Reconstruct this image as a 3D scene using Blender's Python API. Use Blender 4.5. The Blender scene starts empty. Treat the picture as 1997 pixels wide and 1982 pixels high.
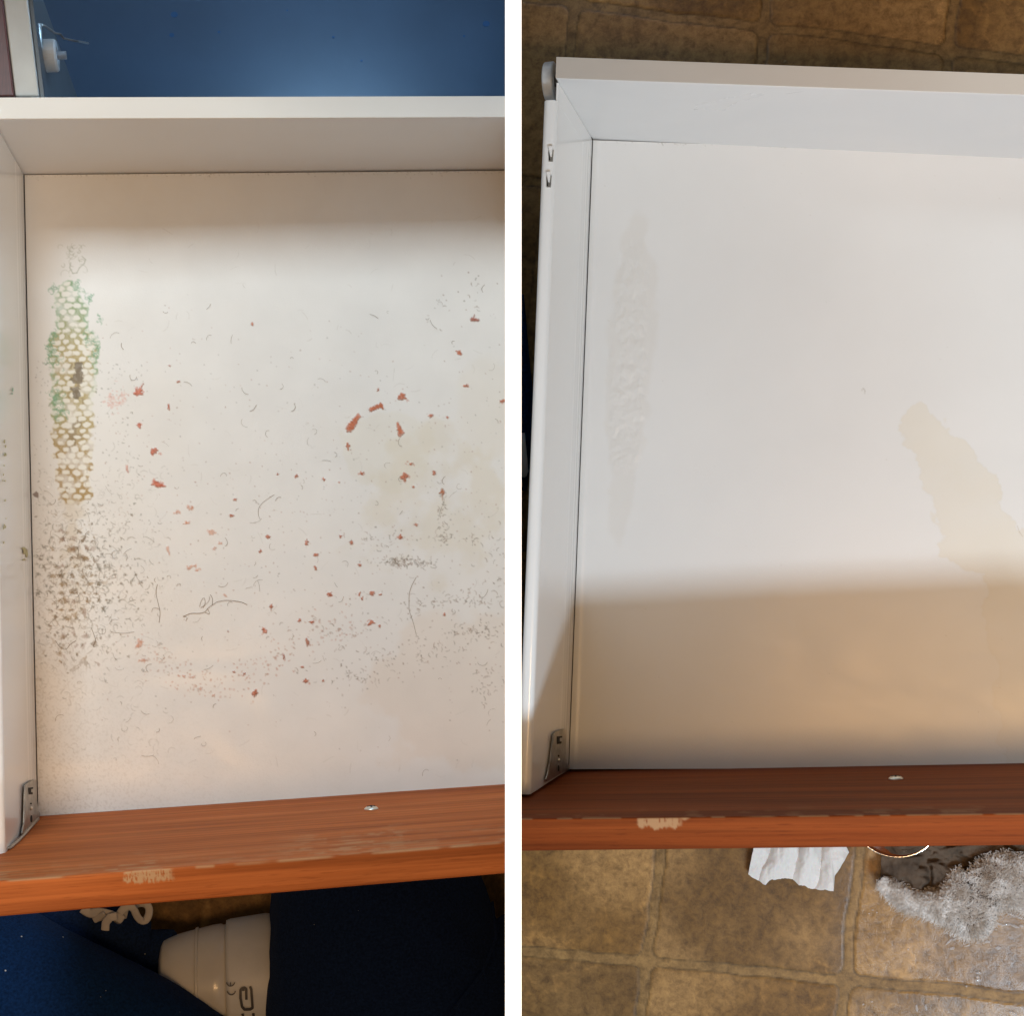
import bpy, math, random
import numpy as np
from mathutils import Vector
random.seed(7); rng = np.random.default_rng(7)
R = math.radians
# ------------------------------------------------------------------ camera
SC = bpy.context.scene
COL = SC.collection
F = 2700.0; CX, CY = 998.5, 991.0          # focal length and centre in photo pixels
CAM = np.array([0.0, 0.0, 1.25])
cd = bpy.data.cameras.new('camera'); cam = bpy.data.objects.new('camera', cd); COL.objects.link(cam)
cam.location = CAM; cam.rotation_euler = (0, 0, 0)
cd.sensor_width = 36; cd.lens = F/1997*36; cd.clip_start = .02; cd.clip_end = 50
SC.camera = cam
# ------------------------------------------------------------------ world, lamps, exposure
w = bpy.data.worlds.new('World'); SC.world = w; w.use_nodes = True
bg = w.node_tree.nodes['Background']; bg.inputs[0].default_value = (1.0, .86, .72, 1); bg.inputs[1].default_value = .115
def area(name, loc, target, sx, sy, power, col):
    l = bpy.data.lights.new(name, 'AREA'); l.shape = 'RECTANGLE'; l.size = sx; l.size_y = sy
    l.energy = power; l.color = col
    o = bpy.data.objects.new(name, l); COL.objects.link(o); o.location = loc
    o.rotation_euler = (Vector(target)-Vector(loc)).to_track_quat('-Z', 'Y').to_euler()
    return o
area('window_light_clean_side', (.40, -.690, 1.43), (.30, .0, .15), .35, .10, 14.2, (.64, .80, .96))
area('room_light_clean_side', (.20, -.200, 1.52), (.22, .0, .15), .22, .12, 3.2, (1.0, .60, .24))
area('window_light_dirty_side', (-.30, .80, 1.32), (-.26, .0, .15), .3, .34, 12.0, (.80, .93, 1.0))
area('room_light_dirty_side', (-.12, -.20, 1.45), (-.10, -.30, .15), .2, .2, 2.5, (1.0, .56, .24))
area('added_blue_cabinet_lamp', (-.05, .62, .30), (-.04, .40, -.35), .12, .12, 3.2, (.34, .63, 1.0))  # small blue lamp added to colour and brighten the cabinet inside
SC.view_settings.view_transform = 'Standard'; SC.view_settings.look = 'None'
SC.view_settings.exposure = 0; SC.view_settings.gamma = 1
SC.render.engine = 'CYCLES'
# ------------------------------------------------------------------ two resting planes, one per drawer
def ray(u, v):
    u = np.asarray(u, float); v = np.asarray(v, float)
    return np.stack([(u-CX)/F, (CY-v)/F, -np.ones_like(u+v)], -1)
class Half:
    def __init__(s, N, D):
        r = ray(*N); s.n = -r/np.linalg.norm(r); s.D = D
        e = np.array([1., 0, 0]); e -= s.n*(e@s.n); s.e1 = e/np.linalg.norm(e); s.e2 = np.cross(s.n, s.e1)
        s.O = CAM - s.n*D
    def P(s, u, v, h=0.):                      # a point of the place at height h over the drawer bottom
        u, v = np.broadcast_arrays(np.asarray(u, float), np.asarray(v, float))
        r = ray(u, v); t = (s.D-np.asarray(h))/(-(r@s.n)); return CAM + r*t[..., None]
    def L(s, u, v, h=0.):
        q = s.P(u, v, h)-s.O; return np.stack([q@s.e1, q@s.e2], -1)
    def W(s, a, b, h):
        a, b, h = np.broadcast_arrays(np.asarray(a, float), np.asarray(b, float), np.asarray(h, float))
        return s.O + a[..., None]*s.e1 + b[..., None]*s.e2 + h[..., None]*s.n
    def onplane(s, u, v, p0, nn):              # where the sight line meets a plane of the place
        r = ray(u, v); t = ((p0-CAM)@nn)/(r@nn); return CAM + r*t[..., None]
HL = Half((480, 1130), 1.08)
HR = Half((1671, 1130), 1.08)
# ------------------------------------------------------------------ noise
def _hash(ix, iy, seed):
    h = (ix.astype(np.int64)*374761393 + iy.astype(np.int64)*668265263 + seed*2147483647*3) & 0xffffffff
    h = ((h ^ (h >> 13))*1274126177) & 0xffffffff
    return ((h ^ (h >> 16)) & 0xffff)/65535.0
def vnoise(x, y, seed=0):
    x, y = np.broadcast_arrays(np.asarray(x, float), np.asarray(y, float))
    ix = np.floor(x); iy = np.floor(y); fx = x-ix; fy = y-iy
    fx = fx*fx*(3-2*fx); fy = fy*fy*(3-2*fy)
    a = _hash(ix, iy, seed); b = _hash(ix+1, iy, seed); c = _hash(ix, iy+1, seed); d = _hash(ix+1, iy+1, seed)
    return (a*(1-fx)+b*fx)*(1-fy)+(c*(1-fx)+d*fx)*fy
def fbm(x, y, seed=0, o=4):
    s = 0; a = .5; t = 0
    for k in range(o):
        s = s+a*vnoise(x, y, seed+k*17); t += a; x = np.asarray(x)*2.03+3.1; y = np.asarray(y)*2.03+1.7; a *= .5
    return s/t
def sst(a, b, x):
    t = np.clip((x-a)/(b-a), 0, 1); return t*t*(3-2*t)
# ------------------------------------------------------------------ object helpers
def tag(o, label=None, cat=None, group=None, kind=None):
    if label: o['label'] = label
    if cat: o['category'] = cat
    if group: o['group'] = group
    if kind: o['kind'] = kind
    return o
def thing(name, loc, label, cat, group=None):
    o = bpy.data.objects.new(name, None); COL.objects.link(o); o.location = loc; o.empty_display_size = .02
    return tag(o, label, cat, group)
def worg(o):
    p = np.zeros(3)
    while o: p = p+np.array(o.location); o = o.parent
    return p
def mk(name, parts, mat, parent=None, attrs=None, smooth=False, bevel=0, solid=0, loc=None, bseg=2):
    """parts: list of (verts (N,3) in world space, faces)."""
    vs = []; fs = []; k = 0
    for v, f in parts:
        v = np.asarray(v, float).reshape(-1, 3); vs.append(v)
        fs += (np.asarray(f)+k).tolist() if isinstance(f, np.ndarray) else [tuple(i+k for i in q) for q in f]
        k += len(v)
    V = np.concatenate(vs)
    org = worg(parent) if parent else (np.array(loc) if loc is not None else np.array([V[:, 0].mean(), V[:, 1].mean(), V[:, 2].min()]))
    me = bpy.data.meshes.new(name); me.from_pydata((V-org).tolist(), [], fs)
    for an, av in (attrs or {}).items():
        av = np.asarray(av, float)
        if len(av) < k: av = np.concatenate([av, np.repeat(av[-1:], k-len(av), 0)])
        if av.ndim == 2:
            a = me.color_attributes.new(an, 'FLOAT_COLOR', 'POINT')
            a.data.foreach_set('color', np.concatenate([av, np.ones((k, 1))], 1).astype(np.float32).ravel())
        else:
            a = me.attributes.new(an, 'FLOAT', 'POINT'); a.data.foreach_set('value', av.astype(np.float32))
    if smooth: me.shade_smooth() if hasattr(me, 'shade_smooth') else None
    me.materials.append(mat); me.update()
    o = bpy.data.objects.new(name, me); COL.objects.link(o)
    if parent: o.parent = parent
    else: o.location = org
    if solid:
        m = o.modifiers.new('thick', 'SOLIDIFY'); m.thickness = solid; m.offset = -1
    if bevel:
        m = o.modifiers.new('bevel', 'BEVEL'); m.width = bevel; m.segments = bseg; m.limit_method = 'ANGLE'; m.angle_limit = R(35)
        m.harden_normals = False
    return o
def gridf(ny, nx, wrap=False):
    i = np.arange(ny-1)[:, None]; j = np.arange(nx if wrap else nx-1)[None]
    j2 = (j+1) % nx
    a = i*nx+j; b = i*nx+j2; c = (i+1)*nx+j2; d = (i+1)*nx+j
    return np.stack([a, d, c, b], -1).reshape(-1, 4)
def prism(H, ab, h0, h1):
    ab = np.asarray(ab, float)
    x, y = ab[:, 0], ab[:, 1]
    if (x*np.roll(y, -1)-np.roll(x, -1)*y).sum() < 0: ab = ab[::-1]
    n = len(ab); v = np.concatenate([H.W(ab[:, 0], ab[:, 1], h0), H.W(ab[:, 0], ab[:, 1], h1)])
    f = [tuple(range(n))[::-1], tuple(range(n, 2*n))]+[(i, (i+1) % n, n+(i+1) % n, n+i) for i in range(n)]
    return v, f
def extr(pts, d):                              # extrude a planar world polygon by vector d
    pts = np.asarray(pts); n = len(pts)
    v = np.concatenate([pts, pts+d]); f = [tuple(range(n)), tuple(range(n, 2*n))[::-1]]+[(i, n+i, n+(i+1) % n, (i+1) % n) for i in range(n)]
    return v, f
def tube(path, rad, seg=8, flat=1.0, up=None, cap=True):
    P = np.asarray(path, float); n = len(P); rad = np.broadcast_to(rad, (n,))
    T = np.gradient(P, axis=0); T /= np.linalg.norm(T, axis=1)[:, None]+1e-12
    up = np.array([0, 0, 1.]) if up is None else up
    S = np.cross(T, up); ln = np.linalg.norm(S, axis=1)[:, None]; S = np.where(ln > 1e-6, S/np.maximum(ln, 1e-9), [1, 0, 0]); U = np.cross(S, T)
    a = np.linspace(0, 2*np.pi, seg, endpoint=False)
    v = P[:, None]+rad[:, None, None]*(np.cos(a)[None, :, None]*S[:, None]+flat*np.sin(a)[None, :, None]*U[:, None])
    f = gridf(n, seg, True).tolist()
    if cap: f += [tuple(range(seg)), tuple(range((n-1)*seg, n*seg))[::-1]]
    return v.reshape(-1, 3), [tuple(q) for q in f]
def lathe(c, axis, prof, seg=32, ref=None):    # prof: (along, radius)
    axis = np.asarray(axis, float); axis /= np.linalg.norm(axis)
    ref = np.array([.3, .9, .1]) if ref is None else ref
    s = np.cross(axis, ref); s /= np.linalg.norm(s); t = np.cross(axis, s)
    a = np.linspace(0, 2*np.pi, seg, endpoint=False); v = []
    for z, r in prof: v.append(c+axis*z+r*(np.cos(a)[:, None]*s+np.sin(a)[:, None]*t))
    f = gridf(len(prof), seg, True).tolist(); f = [tuple(q) for q in f]+[tuple(range(seg)), tuple(range((len(prof)-1)*seg, len(prof)*seg))[::-1]]
    return np.concatenate(v), f
def pxgrid(c, sp):                             # photo positions spread over a quad TL,TR,BR,BL
    c = np.asarray(c, float); nx = int(max(np.hypot(*(c[1]-c[0])), np.hypot(*(c[2]-c[3])))/sp)+2
    ny = int(max(np.hypot(*(c[3]-c[0])), np.hypot(*(c[2]-c[1])))/sp)+2
    s = np.linspace(0, 1, nx)[None, :, None]; t = np.linspace(0, 1, ny)[:, None, None]
    return (c[0]*(1-s)+c[1]*s)*(1-t)+(c[3]*(1-s)+c[2]*s)*t
# ------------------------------------------------------------------ materials
def mat(name, col, rough=.5, metal=0, bump=0, bscale=200, spec=.5, var=0, vscale=8, attr=None, coat=0, sheen=0, trans=0, ior=1.45, vcol=None, stretch=None, sub=0, croughness=.1):
    m = bpy.data.materials.new(name); m.use_nodes = True; nt = m.node_tree; N = nt.nodes; Lk = nt.links
    b = N['Principled BSDF']; b.inputs['Base Color'].default_value = (*col, 1); b.inputs['Roughness'].default_value = rough
    b.inputs['Metallic'].default_value = metal; b.inputs['IOR'].default_value = ior; b.inputs['Specular IOR Level'].default_value = spec
    b.inputs['Coat Weight'].default_value = coat; b.inputs['Coat Roughness'].default_value = croughness; b.inputs['Sheen Weight'].default_value = sheen; b.inputs['Transmission Weight'].default_value = trans
    if sub: b.inputs['Subsurface Weight'].default_value = sub; b.inputs['Subsurface Scale'].default_value = .004
    tc = N.new('ShaderNodeTexCoord'); mp = N.new('ShaderNodeMapping'); Lk.new(tc.outputs['Object'], mp.inputs['Vector'])
    if stretch: mp.inputs['Scale'].default_value = stretch
    src = None
    if attr:
        at = N.new('ShaderNodeAttribute'); at.attribute_name = attr; src = at.outputs['Color']
    if var:
        nz = N.new('ShaderNodeTexNoise'); nz.inputs['Scale'].default_value = vscale; nz.inputs['Detail'].default_value = 5
        Lk.new(mp.outputs[0], nz.inputs['Vector'])
        mx = N.new('ShaderNodeMix'); mx.data_type = 'RGBA'; mx.blend_type = 'MIX'
        rp = N.new('ShaderNodeMapRange'); rp.inputs['From Min'].default_value = .3; rp.inputs['From Max'].default_value = .7
        Lk.new(nz.outputs['Fac'], rp.inputs['Value']); Lk.new(rp.outputs[0], mx.inputs['Factor'])
        if src is not None:
            mx.blend_type = 'MULTIPLY'
            g = N.new('ShaderNodeMapRange'); g.inputs['To Min'].default_value = 1-var; g.inputs['To Max'].default_value = 1
            Lk.new(rp.outputs[0], g.inputs['Value']); cb = N.new('ShaderNodeCombineColor')
            for k in range(3): Lk.new(g.outputs[0], cb.inputs[k])
            mx.inputs['Factor'].default_value = 1
            for l in list(nt.links):
                if l.to_socket == mx.inputs['Factor']: nt.links.remove(l)
            Lk.new(src, mx.inputs['A']); Lk.new(cb.outputs[0], mx.inputs['B'])
        else:
            c2 = vcol or tuple(x*(1-var) for x in col)
            mx.inputs['A'].default_value = (*c2, 1); mx.inputs['B'].default_value = (*col, 1)
        src = mx.outputs['Result']
    if src is not None: Lk.new(src, b.inputs['Base Color'])
    if bump:
        nz2 = N.new('ShaderNodeTexNoise'); nz2.inputs['Scale'].default_value = bscale; nz2.inputs['Detail'].default_value = 4
        Lk.new(mp.outputs[0], nz2.inputs['Vector'])
        bp = N.new('ShaderNodeBump'); bp.inputs['Strength'].default_value = bump; bp.inputs['Distance'].default_value = .001
        Lk.new(nz2.outputs['Fac'], bp.inputs['Height']); Lk.new(bp.outputs[0], b.inputs['Normal'])
    return m
def smear(m, lo, hi, sc, stretch):
    nt = m.node_tree; N = nt.nodes; Lk = nt.links; tc = N.new('ShaderNodeTexCoord'); mp = N.new('ShaderNodeMapping'); mp.inputs['Scale'].default_value = stretch; mp.inputs['Rotation'].default_value = (0, 0, .5)
    n = N.new('ShaderNodeTexNoise'); n.inputs['Scale'].default_value = sc; n.inputs['Detail'].default_value = 6; n.inputs['Distortion'].default_value = 1.5
    r_ = N.new('ShaderNodeMapRange'); r_.inputs['From Min'].default_value = .35; r_.inputs['From Max'].default_value = .65; r_.inputs['To Min'].default_value = lo; r_.inputs['To Max'].default_value = hi
    Lk.new(tc.outputs['Object'], mp.inputs['Vector']); Lk.new(mp.outputs[0], n.inputs['Vector']); Lk.new(n.outputs['Fac'], r_.inputs['Value']); Lk.new(r_.outputs[0], N['Principled BSDF'].inputs['Roughness'])
def wood_mat(name, H, p, q, tint=(1, 1, 1)):
    from mathutils import Matrix
    dd = H.P(q[0], q[1], .2)-H.P(p[0], p[1], .2); dd /= np.linalg.norm(dd); eu = Matrix([list(dd), list(np.cross(H.n, dd)), list(H.n)]).to_euler('XYZ')   # grain runs along the board
    m = bpy.data.materials.new(name); m.use_nodes = True; nt = m.node_tree; N = nt.nodes; Lk = nt.links
    b = N['Principled BSDF']; b.inputs['Roughness'].default_value = .6; b.inputs['Specular IOR Level'].default_value = .1
    tc = N.new('ShaderNodeTexCoord'); mr = N.new('ShaderNodeMapping'); mr.inputs['Rotation'].default_value = eu; Lk.new(tc.outputs['Object'], mr.inputs['Vector'])
    def nz(scale, sc, det=4, dist=0):
        mp = N.new('ShaderNodeMapping'); mp.inputs['Scale'].default_value = sc; Lk.new(mr.outputs[0], mp.inputs['Vector'])
        n = N.new('ShaderNodeTexNoise'); n.inputs['Scale'].default_value = scale; n.inputs['Detail'].default_value = det; n.inputs['Distortion'].default_value = dist
        Lk.new(mp.outputs[0], n.inputs['Vector']); return n.outputs['Fac']
    big = nz(1, (2.0, 40, 40), 5, .3); fine = nz(1, (10, 520, 520), 4); mid = nz(1, (3.5, 150, 150), 4, .35); pores = nz(1, (60, 900, 900), 3)
    def ramp(src, pts):
        r = N.new('ShaderNodeValToRGB'); e = r.color_ramp.elements
        e[0].position, e[0].color = pts[0][0], (*pts[0][1], 1); e[1].position, e[1].color = pts[-1][0], (*pts[-1][1], 1)
        for p, c in pts[1:-1]: q = e.new(p); q.color = (*c, 1)
        Lk.new(src, r.inputs[0]); return r.outputs[0]
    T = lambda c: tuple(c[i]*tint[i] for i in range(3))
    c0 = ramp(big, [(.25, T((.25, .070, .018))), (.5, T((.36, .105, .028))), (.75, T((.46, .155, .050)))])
    g1 = ramp(mid, [(.38, (.70, .66, .62)), (.55, (1, 1, 1)), (.7, (1.08, 1.06, 1.04))])
    g2 = ramp(fine, [(.3, (.80, .77, .74)), (.6, (1.05, 1.05, 1.05))])
    g3 = ramp(pores, [(.28, (.72, .68, .66)), (.42, (1, 1, 1))])
    cur = c0
    for g in (g1, g2, g3):
        mx = N.new('ShaderNodeMix'); mx.data_type = 'RGBA'; mx.blend_type = 'MULTIPLY'; mx.inputs['Factor'].default_value = .9
        Lk.new(cur, mx.inputs['A']); Lk.new(g, mx.inputs['B']); cur = mx.outputs['Result']
    at = N.new('ShaderNodeAttribute'); at.attribute_name = 'wear'
    mx = N.new('ShaderNodeMix'); mx.data_type = 'RGBA'; Lk.new(at.outputs['Fac'], mx.inputs['Factor']); Lk.new(cur, mx.inputs['A'])
    mx.inputs['B'].default_value = (.44, .26, .13, 1); cur = mx.outputs['Result']
    Lk.new(cur, b.inputs['Base Color'])
    bp = N.new('ShaderNodeBump'); bp.inputs['Strength'].default_value = .25; bp.inputs['Distance'].default_value = .0006
    Lk.new(fine, bp.inputs['Height']); Lk.new(bp.outputs[0], b.inputs['Normal'])
    return m
M = {}
M['white'] = mat('white_panel_paint', (.90, .90, .90), .5, bump=.05, bscale=300)
M['lam'] = mat('white_laminate', (.76, .75, .73), .32, bump=.04, bscale=400, var=.03, vscale=6)
M['lam_left'] = mat('white_laminate_dusty', (.74, .73, .71), .38, bump=.06, bscale=500, var=.05, vscale=9)
M['bottom'] = mat('drawer_bottom_laminate', (.8, .8, .8), .33, bump=.05, bscale=700, attr='Col', var=.03, vscale=14)
M['bottomd'] = mat('drawer_bottom_soiled', (.8, .8, .8), .42, bump=.10, bscale=900, attr='Col', var=.05, vscale=30)
M['band'] = mat('shade_tinted_band', (.60, .54, .47), .5, bump=.04, bscale=400, var=.05, vscale=12)  # tan tint stands in for weaker light on the panel's top edge
smear(M['bottom'], .28, .37, 7, (1, 3, 1)); smear(M['bottomd'], .3, .55, 9, (1, 2, 1)); smear(M['lam'], .25, .5, 6, (1, 1, 1))
M['metal_side'] = mat('white_enamel', (.86, .85, .82), .22, bump=.02, bscale=60, coat=.4)
M['nickel'] = mat('bracket_nickel', (.52, .49, .44), .36, metal=1, bump=.3, bscale=900, var=.5, vscale=120)
M['dark'] = mat('dark_gap', (.02, .018, .015), .9)
M['chrome'] = mat('chrome', (.85, .84, .82), .12, metal=1)
M['screw'] = mat('screw_zinc', (.78, .76, .68), .3, metal=1)
M['nylon'] = mat('white_nylon', (.70, .70, .68), .4, sub=.2)
M['nylon_dirty'] = mat('grimy_nylon', (.66, .66, .64), .45, var=.35, vscale=90)
M['cab'] = mat('cabinet_edge', (.40, .37, .32), .5, var=.15, vscale=30, bump=.1)
M['cabin'] = mat('cabinet_inside_shaded', (.060, .062, .064), .5, var=.25, vscale=20)  # beige side, its base colour darkened to hold the shade inside
M['blue'] = mat('cabinet_blue_laminate', (.058, .088, .13), .34, var=.22, vscale=9, bump=.06, bscale=300)
M['redwood'] = mat('cabinet_frame_wood', (.085, .020, .012), .5, var=.4, vscale=30, stretch=(40, 4, 4))
M['wood_l'] = wood_mat('cherry_wood_lit', HL, (-60, 1724), (985, 1643), (1.12, .98, .80))  # tint brightened for the light falling on this board
M['wood_r'] = wood_mat('cherry_wood_shaded', HR, (1017, 1598), (1997, 1588), (.60, .44, .28))  # same wood as the other board, tint darkened for its shade
M['pvc'] = mat('vacuum_plastic', (.70, .69, .67), .42, var=.16, vscale=28, bump=.1, bscale=500)
M['cup'] = mat('vacuum_cup_plastic', (.70, .67, .62), .28, var=.20, vscale=14, coat=.3)
M['ink'] = mat('printed_ink', (.06, .052, .05), .5)
M['lace'] = mat('white_lace', (.50, .45, .41), .9, bump=.6, bscale=1500)
M['tissue'] = mat('wet_tissue', (.72, .69, .67), .8, bump=.2, bscale=1400, var=.07, vscale=40, sub=.15)
M['rag'] = mat('brown_wet_cloth', (.15, .105, .07), .75, bump=1.0, bscale=1600, var=.6, vscale=60)
M['pile'] = mat('grey_white_pile', (.90, .90, .89), .6, var=.55, vscale=75, vcol=(.42, .35, .28))
M['water'] = mat('water', (.9, .9, .9), .04, spec=1, ior=1.6); M['water'].node_tree.nodes['Principled BSDF'].inputs['Alpha'].default_value = .22
def cloth_mat(name, col, lint):
    m = mat(name, col, .95, bump=.9, bscale=900, var=.55, vscale=500, sheen=.06, spec=.08)
    nt = m.node_tree; N = nt.nodes; Lk = nt.links; b = N['Principled BSDF']
    src = b.inputs['Base Color'].links[0].from_socket
    tc = N.new('ShaderNodeTexCoord'); v = N.new('ShaderNodeTexVoronoi'); v.inputs['Scale'].default_value = 130; Lk.new(tc.outputs['Object'], v.inputs['Vector'])
    n = N.new('ShaderNodeTexNoise'); n.inputs['Scale'].default_value = 40; Lk.new(tc.outputs['Object'], n.inputs['Vector'])
    a = N.new('ShaderNodeMath'); a.operation = 'LESS_THAN'; a.inputs[1].default_value = lint; Lk.new(v.outputs['Distance'], a.inputs[0])
    c = N.new('ShaderNodeMath'); c.operation = 'GREATER_THAN'; c.inputs[1].default_value = .6; Lk.new(n.outputs['Fac'], c.inputs[0])
    d = N.new('ShaderNodeMath'); d.operation = 'MULTIPLY'; Lk.new(a.outputs[0], d.inputs[0]); Lk.new(c.outputs[0], d.inputs[1])
    mx = N.new('ShaderNodeMix'); mx.data_type = 'RGBA'; Lk.new(d.outputs[0], mx.inputs['Factor']); Lk.new(src, mx.inputs['A']); mx.inputs['B'].default_value = (.45, .47, .5, 1)
    Lk.new(mx.outputs['Result'], b.inputs['Base Color']); b.inputs['Sheen Tint'].default_value = (.35, .5, .9, 1)
    return m
M['navy'] = cloth_mat('navy_fleece', (.0055, .027, .095), .08)
M['navy2'] = cloth_mat('navy_fleece_dark', (.010, .023, .068), .045)
def tile_mat():
    m = bpy.data.materials.new('stone_tile'); m.use_nodes = True; nt = m.node_tree; N = nt.nodes; Lk = nt.links
    b = N['Principled BSDF']; tc = N.new('ShaderNodeTexCoord'); at = N.new('ShaderNodeAttribute'); at.attribute_name = 'Col'
    wt = N.new('ShaderNodeAttribute'); wt.attribute_name = 'wet'
    n = N.new('ShaderNodeTexNoise'); n.inputs['Scale'].default_value = 130; n.inputs['Detail'].default_value = 8; n.inputs['Roughness'].default_value = .75; n.inputs['Distortion'].default_value = .25
    Lk.new(tc.outputs['Object'], n.inputs['Vector'])
    r = N.new('ShaderNodeValToRGB'); e = r.color_ramp.elements; e[0].position = .32; e[0].color = (.50, .45, .38, 1); e[1].position = .62; e[1].color = (1.28, 1.25, 1.2, 1)
    Lk.new(n.outputs['Fac'], r.inputs[0])
    mx = N.new('ShaderNodeMix'); mx.data_type = 'RGBA'; mx.blend_type = 'MULTIPLY'; mx.inputs['Factor'].default_value = 1
    Lk.new(at.outputs['Color'], mx.inputs['A']); Lk.new(r.outputs[0], mx.inputs['B']); Lk.new(mx.outputs['Result'], b.inputs['Base Color'])
    mr = N.new('ShaderNodeMapRange'); mr.inputs['To Min'].default_value = .55; mr.inputs['To Max'].default_value = .22; Lk.new(wt.outputs['Fac'], mr.inputs['Value']); Lk.new(mr.outputs[0], b.inputs['Roughness'])
    bp = N.new('ShaderNodeBump'); bp.inputs['Strength'].default_value = .4; bp.inputs['Distance'].default_value = .0008
    Lk.new(n.outputs['Fac'], bp.inputs['Height']); Lk.new(bp.outputs[0], b.inputs['Normal'])
    b.inputs['Specular IOR Level'].default_value = .32
    return m
M['tile'] = tile_mat()
# ------------------------------------------------------------------ white upright panel, added to fill the gap and part the lamps
ZP = .35
x0 = (985-CX)*ZP/F; x1 = (1017-CX)*ZP/F; zt = CAM[2]-ZP
bx = lambda x0, x1, y0, y1, z0, z1: (np.array([(x, y, z) for z in (z0, z1) for x, y in ((x0, y0), (x1, y0), (x1, y1), (x0, y1))]), [(3, 2, 1, 0), (4, 5, 6, 7), (0, 1, 5, 4), (1, 2, 6, 5), (2, 3, 7, 6), (3, 0, 4, 7)])
o = mk('added_divider', [bx(x0, x1, -.9, .9, -.62, zt)], M['white'])
tag(o, 'added thin white upright panel filling the blank gap between the dirty drawer and the cleaned drawer', 'panel')
XL, XR = x0+.0003, x1-.0003
UL = 996.; UR = 1003.                          # where the left and right places meet the panel
def cutx(H, A, B, h, xs):                      # slide B along A-B until it stands in the panel's plane
    wa = H.W(A[0], A[1], h)[0]; wb = H.W(B[0], B[1], h)[0]; return A+(B-A)*(xs-wa)/(wb-wa)
# ------------------------------------------------------------------ tile floors
def tile_floor(name, H, h, u0, u1, v0, v1, sp, pairs, wetf, seed=3):
    """pairs: measured grout crossings (u, v, column, row); the tiles are laid through them."""
    a0, b0 = H.L(u0, v1, h); a1, b1 = H.L(u1, v0, h)
    al = np.concatenate([H.L(u0, v0, h), H.L(u1, v0, h), H.L(u1, v1, h), H.L(u0, v1, h)]).reshape(4, 2)
    px = pxgrid([(u0, v0), (u1, v0), (u1, v1), (u0, v1)], sp); q = H.L(px[..., 0], px[..., 1], h)
    m_ = []
    for u, v, i, j in pairs:
        x, y = H.L(u, v, h)*5; m_ += [[x, y, 1, 0, 0, 0, -i*x, -i*y, -i], [0, 0, 0, x, y, 1, -j*x, -j*y, -j]]
    hm = np.linalg.svd(np.array(m_))[2][-1].reshape(3, 3); d = np.concatenate([q*5, np.ones(q.shape[:2]+(1,))], -1)@hm.T; d = d[..., :2]/d[..., 2:]
    wx = (fbm(q[..., 0]*30, q[..., 1]*30, seed, 4)-.5)*.035; wy = (fbm(q[..., 0]*30+9, q[..., 1]*30+4, seed+5, 4)-.5)*.035
    gx_ = d[..., 0]+wx; gy_ = d[..., 1]+wy
    fx = np.abs(gx_-np.round(gx_)); fy = np.abs(gy_-np.round(gy_))
    ex = fx-.026; ey = fy-.026; r = .045        # rounded tile corners
    e = np.where((ex < r) & (ey < r), r-np.hypot(np.maximum(r-ex, 0), np.maximum(r-ey, 0)), np.minimum(ex, ey))
    tile = sst(-.004, .008, e)
    ti = np.floor(gx_); tj = np.floor(gy_); tv = _hash(ti, tj, 11+seed)
    lump = fbm(q[..., 0]*16, q[..., 1]*16, seed+40, 5); slate = np.abs(fbm(q[..., 0]*22+tv*9, q[..., 1]*14, seed+50, 5)-.5)
    crack = sst(.010, 0.0, slate)*.45*sst(.5, .7, fbm(q[..., 0]*7, q[..., 1]*7, seed+33, 3))
    hz = tile*.0008+tile*(lump-.5)*.0010-tile*crack*.0004-tile*.0003-.0004*sst(.006, 0, np.abs(e))
    v = H.W(q[..., 0], q[..., 1], h+hz-.002)
    c2 = np.array((.165, .086, .020)); c3 = np.array((.33, .195, .070))
    m = fbm(q[..., 0]*9+tv*5, q[..., 1]*9, seed+70, 5)[..., None]
    col = c2+(c3-c2)*sst(.3, .7, m); col = col*(.82+.36*tv[..., None]); vn = sst(.030, .0, np.abs(fbm(q[..., 0]*34+3, q[..., 1]*26, seed+150, 5)-.5))*sst(.45, .65, fbm(q[..., 0]*12, q[..., 1]*12, seed+160, 3)); col = col*(1-.25*crack[..., None])*(1+.38*vn[..., None])
    g = np.array((.25, .150, .052))*(.8+.4*fbm(q[..., 0]*60, q[..., 1]*60, seed+90, 3)[..., None])
    col = g*(1-tile[..., None])+col*tile[..., None]
    col = col*(1-.5*sst(.008, .0, np.abs(e+.001))[..., None]); wetg = .1+.9*tile
    wet = wetf(px[..., 0], px[..., 1])*wetg
    ny, nx = q.shape[:2]
    k = prism(H, al, h-.03, h-.006)
    o = mk(name, [(v.reshape(-1, 3), gridf(ny, nx)), k], M['tile'], attrs={'Col': col.reshape(-1, 3), 'wet': wet.reshape(-1)}, smooth=True)
    return tag(o, kind='structure')
FH = -.022                                      # floor height under the clean drawer
tile_floor('tile_floor', HR, FH, UR, 2330, -160, 2140, 3.2, [(1118, 12, 0, 0), (1491, 48, 1, 0), (1853, 97, 2, 0), (1073, 348, 0, 1), (1266, 1882, 1, 5), (1643, 1913, 2, 5), (2030, 1951, 3, 5)],
           lambda u, v: sst(1600, 1720, u+40*vnoise(u*.02, v*.02, 5))*sst(1600, 1700, v)*.95*sst(.25, .55, fbm(u*.012, v*.012, 8)+.12))
tile_floor('floor', HL, -.22, -200, UL, 1560, 2140, 5, [(398, 1480, 0, 0), (780, 1480, 1, 0), (398, 1862, 0, 1), (780, 1862, 1, 1)], lambda u, v: u*0, 23)
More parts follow.
